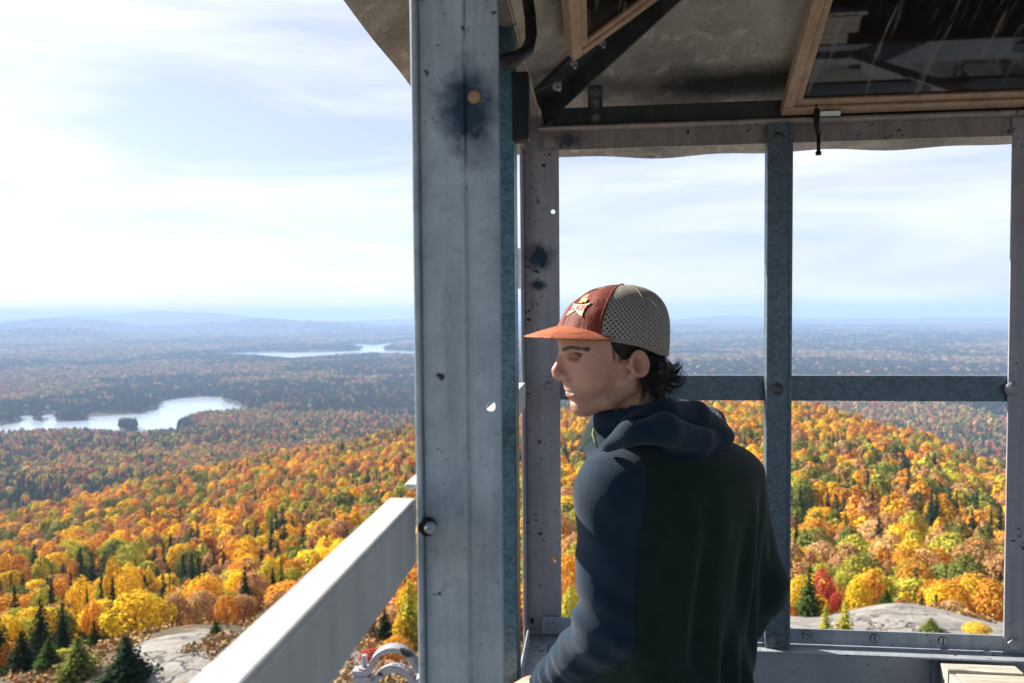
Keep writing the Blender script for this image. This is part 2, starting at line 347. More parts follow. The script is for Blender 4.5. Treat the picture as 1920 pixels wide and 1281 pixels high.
def ground_mat():
    n = NM('forest_floor_and_rock'); v = n.coord('Object')
    geo = n.n('ShaderNodeNewGeometry')
    att = n.n('ShaderNodeAttribute'); att.attribute_name = 'rock'
    rk = n.mix(n.ramp(n.noise(v, .45, 9, .6, .6), [(.35, 0), (.65, 1)]), (.18, .165, .15), (.35, .32, .285))
    rk = n.mix(n.ramp(n.noise(n.coord('Object', (.5, 1.3, 1)), 1.5, 5, .6, 1.5), [(.60, 0), (.66, 1)]), rk, (.13, .12, .11))
    rk = n.mix(n.ramp(n.noise(v, 6, 6, .7), [(.55, 0), (.75, 1)]), rk, (.20, .19, .17))
    fl = n.mix(n.ramp(n.noise(v, .35, 8, .65), [(.35, 0), (.65, 1)]), (.03, .032, .016), (.13, .075, .03))
    fl = n.mix(n.ramp(n.noise(v, 2.5, 6, .7), [(.5, 0), (.7, 1)]), fl, (.22, .15, .07))
    fr = n.mix(n.ramp(n.noise(v, .0035, 8, .6), [(.42, 0), (.58, 1)]), (.014, .026, .013), (.040, .034, .020))
    fr = n.mix(n.ramp(n.noise(v, .05, 5, .7), [(.45, 0), (.65, 1)]), fr, (.03, .036, .017))
    a2 = n.n('ShaderNodeAttribute'); a2.attribute_name = 'far'
    c = n.mix(a2.outputs['Fac'], fl, fr); 
    mk = n.ramp(n.math('ADD', att.outputs['Fac'], n.math('MULTIPLY', n.math('SUBTRACT', n.noise(v, .35, 6, .6), .5), .9)), [(.47, 0), (.53, 1)])
    c = n.mix(mk, c, rk)
    vc = n.n('ShaderNodeTexVoronoi'); vc.feature = 'DISTANCE_TO_EDGE'; vc.inputs['Scale'].default_value = .17
    wv = n.n('ShaderNodeVectorMath', operation='ADD'); nn_ = n.n('ShaderNodeTexNoise'); nn_.inputs['Scale'].default_value = .8; nn_.inputs['Detail'].default_value = 5; n.l(v, nn_.inputs['Vector'])
    sc_ = n.n('ShaderNodeVectorMath', operation='SCALE'); n.l(nn_.outputs['Color'], sc_.inputs[0]); sc_.inputs['Scale'].default_value = 3.2; n.l(n.coord('Object', (.6, 1.5, 1)), wv.inputs[0]); n.l(sc_.outputs[0], wv.inputs[1]); n.l(wv.outputs[0], vc.inputs['Vector'])
    ck = n.ramp(vc.outputs['Distance'], [(.0, 0), (.022, 1)]); c = n.mix(n.math('MULTIPLY', n.math('SUBTRACT', .85, ck, True), mk), c, (.045, .04, .035))
    n.bump(n.math('ADD', n.math('MULTIPLY', ck, .5), n.noise(v, 1.2, 9, .65)), .8, .35)
    return n.out(c, .95)
def build_ground():
    azs = list(np.linspace(-.80, .62, 640)); rest = list(np.linspace(.62, 2*math.pi-.80, 90))[1:-1]; azs = np.array(azs+rest); na = len(azs)
    rs = np.concatenate([[0.01], np.exp(np.linspace(math.log(3), math.log(2800), 230)), np.exp(np.linspace(math.log(2830), math.log(29500), 150))]); nr = len(rs)
    A, R = np.meshgrid(azs, rs); X = R*np.sin(A); Yv = R*np.cos(A); Zv = terrain(X, Yv)
    vs = np.stack([X, Yv, Zv], -1).reshape(-1, 3)
    i, j = np.meshgrid(np.arange(nr-1), np.arange(na), indexing='ij'); j2 = (j+1) % na
    q = np.stack([i*na+j, i*na+j2, (i+1)*na+j2, (i+1)*na+j], -1).reshape(-1, 4)
    me = bpy.data.meshes.new('ground'); me.vertices.add(len(vs)); me.vertices.foreach_set('co', vs.ravel().astype('f'))
    me.loops.add(q.size); me.loops.foreach_set('vertex_index', q[:, ::-1].ravel().astype('i')); me.polygons.add(len(q))
    me.polygons.foreach_set('loop_start', np.arange(0, q.size, 4, dtype='i')); me.update(); me.validate()
    me.polygons.foreach_set('use_smooth', [True]*len(me.polygons))
    Dp = R*np.maximum(np.cos(np.clip(A+YAW, -1.3, 1.3)), .3)
    pxx = 960+F_PX*np.tan(np.clip(A+YAW, -1.2, 1.2)); rd = np.interp(pxx, [190, 250, 600, 1400, 1500], [24, 33, 34, 37, 38]); rock = np.clip(1-(Dp-rd)/7, 0, .95)
    at_ = me.attributes.new('rock', 'FLOAT', 'POINT'); at_.data.foreach_set('value', rock.ravel().astype('f'))
    a2 = me.attributes.new('far', 'FLOAT', 'POINT'); a2.data.foreach_set('value', np.clip((R-700)/900, 0, 1).ravel().astype('f'))
    me.materials.append(ground_mat())
    o = bpy.data.objects.new('ground', me); COL.objects.link(o); o['kind'] = 'structure'; return o
build_ground()
def build_water():
    n = NM('lake_water'); v = n.coord('Object', (1, 1, 1))
    n.b.inputs['Base Color'].default_value = (.62, .72, .80, 1); n.b.inputs['Roughness'].default_value = .22; n.b.inputs['Specular IOR Level'].default_value = 1.0; n.b.inputs['Metallic'].default_value = .5; n.b.inputs['IOR'].default_value = 1.33
    n.bump(n.noise(v, .06, 5, .6), .08, 1.0)
    for k, (idx, nm) in enumerate(((0, 'lake'), (2, 'lake'))):
        pass
    mb = MB(); mb.add([(-7000, 900, LAKE_Z), (4000, 900, LAKE_Z), (4000, 11500, LAKE_Z), (-9000, 11500, LAKE_Z)], [(0, 1, 2, 3)])
    o = mb.build('water', n.m); o['kind'] = 'structure'
build_water()

# ------------------------------------------------------------------ trees
def leaf_mat(name, inst):
    n = NM(name); t = n.t
    if inst: a = n.n('ShaderNodeAttribute'); a.attribute_type = 'INSTANCER'; a.attribute_name = 'tcol'; c = a.outputs['Color']
    else: a = n.n('ShaderNodeObjectInfo'); c = a.outputs['Color']
    g = n.n('ShaderNodeNewGeometry'); rnd = g.outputs['Random Per Island']
    h = n.n('ShaderNodeHueSaturation'); n.l(c, h.inputs['Color']); n.l(n.math('ADD', n.math('MULTIPLY', rnd, .05), .475), h.inputs['Hue'])
    n.l(n.math('ADD', n.math('MULTIPLY', n.math('FRACT', n.math('MULTIPLY', rnd, 17.3)), .7), .65), h.inputs['Value'])
    df = n.n('ShaderNodeBsdfDiffuse'); n.l(h.outputs[0], df.inputs['Color'])
    tr = n.n('ShaderNodeBsdfTranslucent'); n.l(h.outputs[0], tr.inputs['Color'])
    ms = n.n('ShaderNodeMixShader'); ms.inputs[0].default_value = .22; n.l(df.outputs[0], ms.inputs[1]); n.l(tr.outputs[0], ms.inputs[2])
    n.l(ms.outputs[0], n.o.inputs['Surface']); return n.m
M['leaf'] = leaf_mat('autumn_leaves', False); M['leaf_inst'] = leaf_mat('forest_leaves', True)
M['bark'] = NM('grey_brown_bark').out((.11, .085, .065), .9)

def quads_mesh(name, c, nrm, sz, mat, asp=.7):
    n = len(c); c = np.asarray(c); nrm = nrm/np.linalg.norm(nrm, axis=1, keepdims=True)
    t = RNG.normal(size=(n, 3)); u = np.cross(nrm, t); u /= np.linalg.norm(u, axis=1, keepdims=True)+1e-9; w = np.cross(nrm, u)
    sz = np.asarray(sz).reshape(-1, 1)*np.ones((n, 1)); u = u*sz; w = w*sz*asp
    v = np.stack([c-u, c-w*1.0+u*.15, c+u, c+w], 1).reshape(-1, 3)
    q = np.arange(4*n)
    me = bpy.data.meshes.new(name); me.vertices.add(4*n); me.vertices.foreach_set('co', v.ravel().astype('f'))
    me.loops.add(4*n); me.loops.foreach_set('vertex_index', q.astype('i')); me.polygons.add(n)
    me.polygons.foreach_set('loop_start', np.arange(0, 4*n, 4, dtype='i')); me.update(); me.materials.append(mat); return me
def crown_pts(nq, lobes, seed):
    """leaf positions over a cluster of lobes; unit crown: radius ~1, base z=0, top ~1.5"""
    rg = np.random.default_rng(seed); L_ = []
    for k in range(lobes):
        a = rg.uniform(0, 6.28); h = rg.uniform(0, 1)**.8; rr = (1-h*h*.75)*rg.uniform(.35, .62)
        L_.append((math.cos(a)*rr, math.sin(a)*rr, .35+h*.85, rg.uniform(.26, .46)))
    L_.append((0, 0, .75, .55)); L_ = np.array(L_)
    L_[-1] = (0, 0, .70, .72); w = L_[:, 3]**2; k = rg.choice(len(L_), nq, p=w/w.sum())
    d = rg.normal(size=(nq, 3)); d /= np.linalg.norm(d, axis=1, keepdims=True)
    rad = L_[k, 3]*rg.uniform(.75, 1.08, nq); c = L_[k, :3]+d*rad[:, None]*np.array([1, 1, .85])
    # drop leaves buried in other lobes
    dist = np.min(np.linalg.norm(c[:, None, :]-L_[None, :, :3], axis=2)/L_[None, :, 3], axis=1)
    keep = (dist > .68) & (c[:, 2] > .12)
    nr = d*.6+(c-np.array([0, 0, .5]))*.6+rg.normal(size=(nq, 3))*.30+np.array([0, 0, .25])
    return c[keep], nr[keep]
def broadleaf_mesh(name, nq, sz, seed, mat, lobes=13):
    c, nr = crown_pts(nq, lobes, seed); return quads_mesh(name, c, nr, sz*RNG.uniform(.6, 1.35, len(c)), mat)
def conifer_mesh(name, tiers, per, seed, mat, sz=.075):
    rg = np.random.default_rng(seed); C = []; N = []; S = []
    for t in range(tiers):
        h = t/tiers; R = (1-h)**.85*rg.uniform(.86, 1.1)*.36+.015; nb = max(5, int(per*(1-h*.6)))
        for b in range(nb):
            a = 2*math.pi*(b+rg.uniform(-.4, .4))/nb+t*.7; Rb = R*rg.uniform(.65, 1.2)
            m = max(2, int(Rb/.045))
            for k in range(m):
                f = (k+.7)/m; p = np.array([math.cos(a)*Rb*f, math.sin(a)*Rb*f, .10+h*.88-.10*Rb*f*2.2+.06*f*f])
                p += rg.normal(size=3)*.012; C.append(p); N.append(np.array([math.cos(a)*.5, math.sin(a)*.5, 1])+rg.normal(size=3)*.35); S.append(sz*(1.15-.5*f)*rg.uniform(.7, 1.2)*(1-.45*h))
    C.append(np.array([0, 0, .99])); N.append(np.array([1, .2, 0])); S.append(.02)
    return quads_mesh(name, np.array(C), np.array(N), np.array(S), mat, .55)
def trunk_mesh(seed, conifer=False):
    rg = np.random.default_rng(seed); mb = MB()
    if conifer: mb.tube([(0, 0, -.12), (0, 0, .4), (.003, 0, .93)], [.022, .014, .003], 6)
    else:
        mb.tube([(0, 0, -.65), (.02, .01, -.1), (.03, -.02, .4), (0, .03, .85)], [.075, .058, .04, .015], 7)
        for k in range(7):
            a = k*.9+rg.uniform(0, .5); h0 = rg.uniform(-.15, .35); r = rg.uniform(.45, .8)
            mb.tube([(0.02, 0, h0), (math.cos(a)*r*.45, math.sin(a)*r*.45, h0+.28), (math.cos(a)*r, math.sin(a)*r, h0+.62)], [.032, .02, .008], 5)
    me = bpy.data.meshes.new('trunk'); me.from_pydata(mb.v, [], mb.f); me.materials.append(M['bark']); return me
BL = [broadleaf_mesh('crown', 3400, .052, 100+k, M['leaf'], 12+k % 4) for k in range(7)]
SPM = [conifer_mesh('crown', 26, 15, 200+k, M['leaf']) for k in range(4)]
TRK = [trunk_mesh(300+k) for k in range(3)]; TRKC = trunk_mesh(310, True)
TWIG = trunk_mesh(320)

GOLD = (.80, .46, .035); YEL = (.88, .58, .04); ORG = (.74, .33, .05); RUST = (.47, .25, .11); YGR = (.46, .43, .06); OLV = (.18, .21, .05)
RED = (.52, .07, .05); TANB = (.62, .39, .17); PINK = (.46, .17, .15); CON = (.032, .055, .03); DGR = (.06, .10, .025)
NAMES = {GOLD: 'gold', YEL: 'bright yellow', ORG: 'orange', RUST: 'rust brown', YGR: 'yellow green', OLV: 'olive green', RED: 'red', TANB: 'pale tan', PINK: 'dusty pink', CON: 'dark green', DGR: 'deep green'}
def put_tree(kind, x, y, z, w, h, col, label, group, cat='tree', rot=None, name=None):
    rot = random.uniform(0, 6.28) if rot is None else rot
    o = empty(name or ('spruce_tree' if kind == 'c' else 'broadleaf_tree'), (x, y, z), label, cat, group); o.rotation_euler = (0, 0, rot)
    if kind == 'c':
        c = bpy.data.objects.new('crown', random.choice(SPM)); t = bpy.data.objects.new('trunk', TRKC)
        c.scale = t.scale = (w/.74, w/.74, h); 
    else:
        c = bpy.data.objects.new('crown', random.choice(BL)); t = bpy.data.objects.new('trunk', random.choice(TRK))
        s = w/1.9; hz = h*.78/1.35; c.scale = t.scale = (s, s, hz); c.location = t.location = (0, 0, h*.22)
    v = random.uniform(.82, 1.15); c.color = (col[0]*v, col[1]*v, col[2]*v, 1)
    for q in (c, t): COL.objects.link(q); q.parent = o
    return o

# hand-placed trees round the summit rocks: (kind, photo column, top row, base row, depth, width px, colour, label)
NEAR = [
 ('c',240,1188,1330,30,120,CON,'large dark spruce beside the left rock ledge, nearest to the white rail'),
 ('c',150,1190,1340,33,84,OLV,'yellow tinged spruce at the bottom edge between two darker spruces'),
 ('c',45,1178,1320,38,76,CON,'dark spruce at the bottom left corner of the view'),
 ('c',-5,1150,1300,40,90,CON,'dark spruce cut off by the left edge of the view'),
 ('c',95,1195,1330,36,60,DGR,'narrow green spruce rising at the bottom edge, right of the corner spruce'),
 ('c',78,1120,1215,50,66,CON,'broad dark spruce standing above the corner spruces'),
 ('c',118,1128,1190,52,44,CON,'small dark spruce touching the right side of the broad dark one'),
 ('c',178,1160,1235,45,40,DGR,'slim green spruce just left of the domed golden maple'),
 ('c',97,1082,1128,78,40,CON,'dark spruce in the yellow woods above the broad dark spruce'),
 ('c',134,1070,1112,85,30,CON,'thin dark spruce beside two gold crowns at the far left woods'),
 ('c',190,1090,1132,75,34,CON,'left one of the close pair of dark spruces above the domed maple'),
 ('c',212,1080,1136,75,42,CON,'right and taller one of the close pair of dark spruces above the domed maple'),
 ('c',163,1098,1130,78,22,CON,'very thin spruce left of the close pair of spruces'),
 ('c',460,1060,1122,75,44,CON,'lone dark spruce in the orange scrub left of the white rail'),
 ('c',405,1160,1207,36,34,DGR,'little green spruce standing on the grey rock ledge by the rail'),
 ('c',28,1095,1142,72,46,CON,'dark spruce close to the left edge, above the corner group'),
 ('c',305,1100,1146,70,24,CON,'narrow dark spruce right above the domed golden maple'),
 ('c',512,1062,1102,75,30,CON,'dark spruce half hidden behind the upper side of the white rail'),
 ('c',528,1046,1090,80,28,OLV,'pale green spruce next to the white rail'),
 ('c',372,1032,1060,110,24,CON,'small dark spruce among orange crowns in the middle of the left slope'),
 ('c',152,1034,1062,120,24,CON,'small dark spruce among tan crowns on the upper left slope'),
 ('c',722,1142,1235,44,56,CON,'dark spruce showing in the gap between white rail and near post'),
 ('c',768,1085,1200,42,70,YGR,'bright green conifer right behind the near steel post'),
 ('c',1517,1060,1142,42,60,DGR,'tall green spruce left of the pale rock, beside the galvanised mullion'),
 ('c',1548,1132,1205,32,50,YGR,'left one of two sunlit young spruces growing on the pale rock'),
 ('c',1584,1124,1205,32,56,YGR,'right one of two sunlit young spruces growing on the pale rock'),
 ('c',1662,1102,1148,42,34,DGR,'small dark green spruce at the top edge of the pale rock'),
 ('c',1745,1155,1208,33,42,OLV,'grey green young spruce on the middle of the pale rock'),
 ('c',1728,1105,1150,44,30,DGR,'dark spruce behind the right half of the pale rock'),
 ('c',1755,1112,1154,45,36,DGR,'wide low spruce among orange shrubs behind the pale rock'),
 ('b',255,1118,1212,46,150,YEL,'big domed golden maple above the left rock ledge'),
 ('b',150,1085,1120,82,60,YEL,'bright yellow maple between thin spruces on the left'),
 ('b',245,1062,1105,92,56,YEL,'round bright yellow maple above the close pair of spruces'),
 ('b',215,1055,1090,100,54,GOLD,'yellow maple at the left end of the bright row on the slope'),
 ('b',330,1118,1200,52,70,RUST,'rusty thin crowned tree right of the domed maple'),
 ('b',372,1110,1200,55,74,TANB,'pale tan tree with bare stems behind the rock ledge'),
 ('b',425,1120,1200,50,60,ORG,'orange shrub-like tree left of the rail, behind the ledge'),
 ('b',175,1128,1170,62,46,ORG,'small orange red tree left of the domed maple'),
 ('b',20,1205,1300,40,70,ORG,'orange shrub at the left edge among dark spruces'),
 ('b',118,1215,1300,38,56,YGR,'yellow green shrub low between the bottom left spruces'),
 ('b',745,1195,1300,34,80,ORG,'orange red shrub seen through the pipe clamp'),
 ('b',700,1225,1320,33,60,RED,'red shrub left of the pipe clamp'),
 ('b',760,1150,1240,42,60,GOLD,'gold shrub behind the lower near post'),
 ('b',1830,1166,1215,32,62,YEL,'low yellow bush at the right end of the pale rock'),
 ('b',1692,1136,1162,43,26,RED,'left one of two small red bushes on the rock edge'),
 ('b',1719,1134,1162,43,24,RED,'right one of two small red bushes on the rock edge'),
 ('b',1568,1108,1132,44,26,RED,'little pink red bush between green spruce and pale rock'),
 ('b',1545,1062,1112,58,50,RED,'red orange bush right of the tall green spruce'),
 ('b',1610,1085,1145,48,64,YEL,'bright yellow shrub above the middle of the pale rock'),
 ('b',1500,1080,1150,44,60,YEL,'yellow shrub touching the galvanised mullion near the rock'),
 ('b',1860,1090,1150,48,80,ORG,'orange pink tree beside the right window post'),
 ('b',1790,1125,1165,44,60,TANB,'thin tan scrub behind the right part of the pale rock'),
 ('b',1640,1070,1135,52,56,ORG,'orange shrub left of the small spruce on the rock edge'),
 ('b',1075,1100,1230,36,60,YGR,'yellow green tree seen between the corner post and the sleeve'),
 ('b',1065,1040,1150,46,60,ORG,'orange tree above the yellow green one beside the corner post'),
]
taken = []
for k, px, yt, yb, D, w, c, lab in NEAR:
    p = at(px, yb, D); q = at(px, yt, D); gz = float(terrain(p[0], p[1])); h = max(q[2]-gz, .6); wd = w/F_PX*D
    nm = None if k == 'c' or h > 2.2 else 'shrub'
    put_tree(k, p[0], p[1], gz-.05, wd, h, c, lab, 'trees round the summit rocks', 'tree' if nm is None else 'shrub', name=nm)
    taken.append((p[0], p[1], wd*.5))
taken = np.array(taken)

# the rest of the woods
def forest_points():
    P = []
    D = 24.0
    while D < 2600:
        sp = np.interp(D, [30, 60, 100, 200, 500, 1200, 2600], [1.7, 2.9, 4.4, 6.4, 7.6, 9.2, 12.5])
        r = D; na = int((.62+.80)*r/sp)
        a = np.linspace(-.80, .62, na, endpoint=False)+RNG.uniform(-.5, .5, na)*sp/r*.9
        rr = r+RNG.uniform(-.5, .5, na)*sp*.9
        P.append(np.stack([rr*np.sin(a), rr*np.cos(a), np.full(na, sp)], 1)); D += sp*.92
    D = 2600
    while D < 13500:
        sp = np.interp(D, [2600, 5000, 13500], [14, 28, 75]); na = int(1.42*D/sp)
        a = np.linspace(-.80, .62, na, endpoint=False)+RNG.uniform(-.5, .5, na)*sp/D; rr = D+RNG.uniform(-.5, .5, na)*sp*1.0
        P.append(np.stack([rr*np.sin(a), rr*np.cos(a), np.full(na, sp)], 1)); D += sp*1.25
    return np.concatenate(P)
FP = forest_points()
fx, fy, fs = FP.T; fr_ = np.hypot(fx, fy)
lm = lake_mask(fx, fy)
shore = []
for p_ in LAKES+ISLES:
    isl = any(p_ is q for q in ISLES)
    for i in range(len(p_)):
        a_, b_ = p_[i], p_[(i+1) % len(p_)]; L2 = np.hypot(*(b_-a_)); rr0 = np.hypot(*a_); m_ = int(min(L2, 3000)/(7 if rr0 < 3200 else 16))
        for row in range(4):
            if m_ < 1: continue
            t_ = RNG.uniform(0, 1, m_)[:, None]; q_ = a_+(b_-a_)*t_; nrm = np.array([-(b_-a_)[1], (b_-a_)[0]])/L2
            for sgn in (1, -1): q2 = q_+nrm*sgn*(2+row*7+RNG.uniform(0, 6, (m_, 1))); shore.append(np.concatenate([q2, np.full((m_, 1), 9.0 if rr0 < 3200 else 16)], 1))
shore = np.concatenate(shore); shore = shore[(~lake_mask(shore[:, 0], shore[:, 1])) & (np.hypot(shore[:, 0], shore[:, 1]) > 1500)]
FP = np.concatenate([FP[~lm], shore]); fx, fy, fs = FP.T; fr_ = np.hypot(fx, fy); fz = terrain(fx, fy)
fa = np.arctan2(fx, fy); fD = fr_*np.cos(fa+YAW); fpx = 960+F_PX*np.tan(fa+YAW)
# conifer fraction and colours
n_a = fbm(fx, fy, 90, 41); n_b = fbm(fx, fy, 260, 55); n_c = fbm(fx, fy, 1100, 77, 5); u1 = RNG.uniform(size=len(fx)); u2 = RNG.uniform(size=len(fx))
near_lake = np.zeros(len(fx), bool)
for dx, dy in ((25, 0), (-25, 0), (0, 25), (0, -25), (0, -60)): near_lake |= lake_mask(fx+dx, fy+dy)
pc = np.where(fr_ < 900, .03+.55*(n_a > .635)+.03*(n_b > .55), np.where(fr_ < 1400, .10+.6*(n_b > .53), np.where(fr_ < 1800, .55, .10+.80*(n_c > .49))))
pc = np.where((fpx < 300) & (fD < 130), .14, pc); pc = np.where((fpx < 260) & (fD < 58), .45, pc)
pc = np.where(near_lake & (fr_ > 1550), .97, pc)
con = u1 < pc
PAL = np.array([GOLD, YEL, ORG, RUST, YGR, OLV, RED, TANB, PINK])
wn = np.array([.30, .08, .12, .08, .10, .17, .006, .14, .006]); wl = np.array([.28, .08, .12, .10, .10, .15, .012, .15, .008]); wm = np.array([.10, .04, .12, .18, .08, .12, .06, .15, .15]); wf = np.array([.03, .02, .06, .24, .05, .16, .03, .14, .27])
ci = np.zeros(len(fx), int)
for mask, w in (((fr_ < 820) & (fpx > 850), wn), ((fr_ < 820) & (fpx <= 850), wl), ((fr_ >= 820) & (fr_ < 1700), wm), ((fr_ >= 1700), wf)):
    idx = np.where(mask)[0]; cw = np.cumsum(w/w.sum()); uu = (u2[idx]*.62+.38*np.clip((fbm(fx[idx], fy[idx], 38, 91)-.5)*2.4+.5, 0, 1)); ci[idx] = np.clip(np.searchsorted(cw, RNG.permutation(len(idx))/len(idx)*.35+uu*.65), 0, len(PAL)-1)
perm = RNG.permutation(len(fx)); 
fc = PAL[ci]*RNG.uniform(.75, 1.2, (len(fx), 1))
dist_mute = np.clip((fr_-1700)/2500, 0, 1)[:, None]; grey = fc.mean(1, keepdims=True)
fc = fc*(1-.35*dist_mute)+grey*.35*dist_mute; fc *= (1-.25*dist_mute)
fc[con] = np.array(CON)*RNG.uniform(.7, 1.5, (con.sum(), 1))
wid = fs*np.where(con, .62, 1.08)*RNG.uniform(.6, 1.4, len(fx)); wid = np.where((fr_ > 2600), fs*1.5, wid)
hgt = np.where(con, fs*1.45, fs*1.18)*RNG.uniform(.7, 1.3, len(fx)); hgt = np.where(fr_ > 1500, np.minimum(hgt, 17)*1.25, hgt)
hgt = np.where(near_lake & (fr_ > 1500), hgt*.72, hgt); hgt = np.where((fr_ > 2600) & ~near_lake, 17*RNG.uniform(.7, 1.3, len(fx)), hgt)
# keep clear: bare rock and hand-placed trees
ok = np.ones(len(fx), bool)
ok &= ~((fD < np.where(fpx < 215, 22, np.where(fpx < 800, 39, 44))) | ((fD < 50) & (fpx > 1450)) & (fD < 47))
near_i = np.where(fr_ < 130)[0]
for i in near_i:
    if np.any(np.hypot(taken[:, 0]-fx[i], taken[:, 1]-fy[i]) < taken[:, 2]+wid[i]*.3): ok[i] = False
# sight lines: which of them show in the frame, between the steel posts and beside the person
tp = np.stack([fx, fy, fz+hgt], 1); zz = tp@fw; tx = 960+F_PX*(tp@rt)/zz; ty = 640.5+F_PX*(tp@dn)/zz
def seen(tx, ty):
    v = (tx > -25) & (tx < 1890) & (ty < 1275)
    v &= ~((tx > 778) & (tx < 985)) & ~((tx > 1105) & (tx < 1400) & (ty > 745)) & ~((tx > 1436) & (tx < 1484))
    v &= ~((tx < 778) & (ty > 950+(778-tx)*.86)) & ~((tx > 1395) & (tx < 1480) & (ty > 900)) & ~((tx > 985) & (tx < 1052))
    v &= ~((tx > 1480) & (ty > 1185))
    return v
# leave the sight lines to the hand-placed trees open
for k, px, yt, yb, D, w, c, lab in NEAR:
    if k == 'b' and w < 50: continue
    ok &= ~((np.abs(fpx-px) < w*.5+wid/fD*F_PX*.35) & (fD < D+2) & (ty < yb-12) & (fD > 20))
vis = seen(tx, ty) & ok
sizes = wid/fD
def pick(mask, n):
    i = np.where(mask)[0]; return i[np.argsort(-sizes[i])][:n]
ind_b = pick(vis & ~con, 300-sum(1 for q in NEAR if q[0] == 'b')); ind_c = pick(vis & con & (fr_ < 330), 60)
def where_word(x, y):
    if x < 780: s = 'left'
    elif x < 1110: s = 'middle'
    elif x < 1440: s = 'mid right'
    else: s = 'right'
    return s
for grp, idx, kd in (('b', ind_b, 'autumn trees on the slopes'), ('c', ind_c, 'spruces scattered over the slopes')):
    for i in idx:
        cl = tuple(float(q) for q in PAL[ci[i]]) if grp == 'b' else CON
        nmc = NAMES[min(NAMES, key=lambda q: sum((a-b)**2 for a, b in zip(q, cl)))]
        X, Y = tx[i]/19.2, ty[i]/12.81
        lab = f"{nmc} {'spruce' if grp=='c' else 'broadleaf tree'} on the {where_word(tx[i], ty[i])} slope, top {X:.1f} percent across, {Y:.1f} down"
        put_tree(grp, fx[i], fy[i], fz[i]-.1, wid[i], hgt[i], tuple(fc[i]), lab, kd)
rest = ok.copy(); rest[ind_b] = False; rest[ind_c] = False

def stuff_forest(name, idx, protos_c, protos_b, label):
    n = len(idx); me = bpy.data.meshes.new(name); me.vertices.add(n)
    me.vertices.foreach_set('co', np.stack([fx[idx], fy[idx], fz[idx]-.3], 1).ravel().astype('f'))
    def attr(nm, tp_, key, arr): a = me.attributes.new(nm, tp_, 'POINT'); a.data.foreach_set(key, np.asarray(arr).ravel().astype('f' if tp_ != 'INT' else 'i'))
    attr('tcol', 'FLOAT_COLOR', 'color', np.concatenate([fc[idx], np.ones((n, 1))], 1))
    hz = np.where(con[idx], hgt[idx], hgt[idx]/1.45); ws = np.where(con[idx], wid[idx]/.74, wid[idx]/1.9)
    attr('tscale', 'FLOAT_VECTOR', 'vector', np.stack([ws, ws, hz], 1))
    attr('trot', 'FLOAT', 'value', RNG.uniform(0, 6.28, n))
    nb, nc = len(protos_b), len(protos_c)
    attr('tidx', 'INT', 'value', np.where(con[idx], nb+RNG.integers(0, nc, n), RNG.integers(0, nb, n)))
    o = bpy.data.objects.new(name, me); COL.objects.link(o); props(o, label, 'forest', None, 'stuff')
    ng = bpy.data.node_groups.new(name, 'GeometryNodeTree'); ng.interface.new_socket('Geometry', in_out='INPUT', socket_type='NodeSocketGeometry'); ng.interface.new_socket('Geometry', in_out='OUTPUT', socket_type='NodeSocketGeometry')
    N = ng.nodes.new; K = ng.links.new
    gi, go = N('NodeGroupInput'), N('NodeGroupOutput'); ip = N('GeometryNodeInstanceOnPoints'); g2 = N('GeometryNodeGeometryToInstance')
    # protos: geometry of unlinked mesh objects, joined as an instance list (join order is reversed by link order)
    objs = []
    for k, m in enumerate(protos_b+protos_c):
        q = bpy.data.objects.new('forest_crown', m); objs.append(q)
    for q in reversed(objs):
        oi = N('GeometryNodeObjectInfo'); oi.inputs['Object'].default_value = q; oi.inputs['As Instance'].default_value = True
        K(oi.outputs['Geometry'], g2.inputs['Geometry'])
    gi_ = g2
    jn = N('GeometryNodeJoinGeometry')
    for l in list(ng.links):
        if l.to_node == g2: K(l.from_socket, jn.inputs[0])
    ng.nodes.remove(g2)
    def na(nm, dt): a = N('GeometryNodeInputNamedAttribute'); a.data_type = dt; a.inputs['Name'].default_value = nm; return a.outputs['Attribute']
    K(gi.outputs[0], ip.inputs['Points']); K(jn.outputs[0], ip.inputs['Instance']); ip.inputs['Pick Instance'].default_value = True
    K(na('tidx', 'INT'), ip.inputs['Instance Index']); K(na('tscale', 'FLOAT_VECTOR'), ip.inputs['Scale'])
    cx = N('ShaderNodeCombineXYZ'); K(na('trot', 'FLOAT'), cx.inputs[2]); K(cx.outputs[0], ip.inputs['Rotation'])
    K(ip.outputs[0], go.inputs[0])
    md = o.modifiers.new('woods', 'NODES'); md.node_group = ng; return o
midB = [broadleaf_mesh('c', 900, .105, 400+k, M['leaf_inst'], 11) for k in range(5)]
midC = [conifer_mesh('c', 13, 10, 420+k, M['leaf_inst'], .11) for k in range(3)]
farB = [broadleaf_mesh('c', 150, .25, 440+k, M['leaf_inst'], 7) for k in range(4)]
farC = [conifer_mesh('c', 7, 6, 460+k, M['leaf_inst'], .19) for k in range(2)]
ri = np.where(rest)[0]
stuff_forest('forest', ri[fr_[ri] < 1000], midC, midB, 'autumn woods covering the slopes below the tower')
stuff_forest('distant_forest', ri[(fr_[ri] >= 1000)], farC, farB, 'far mixed woods round the lakes')

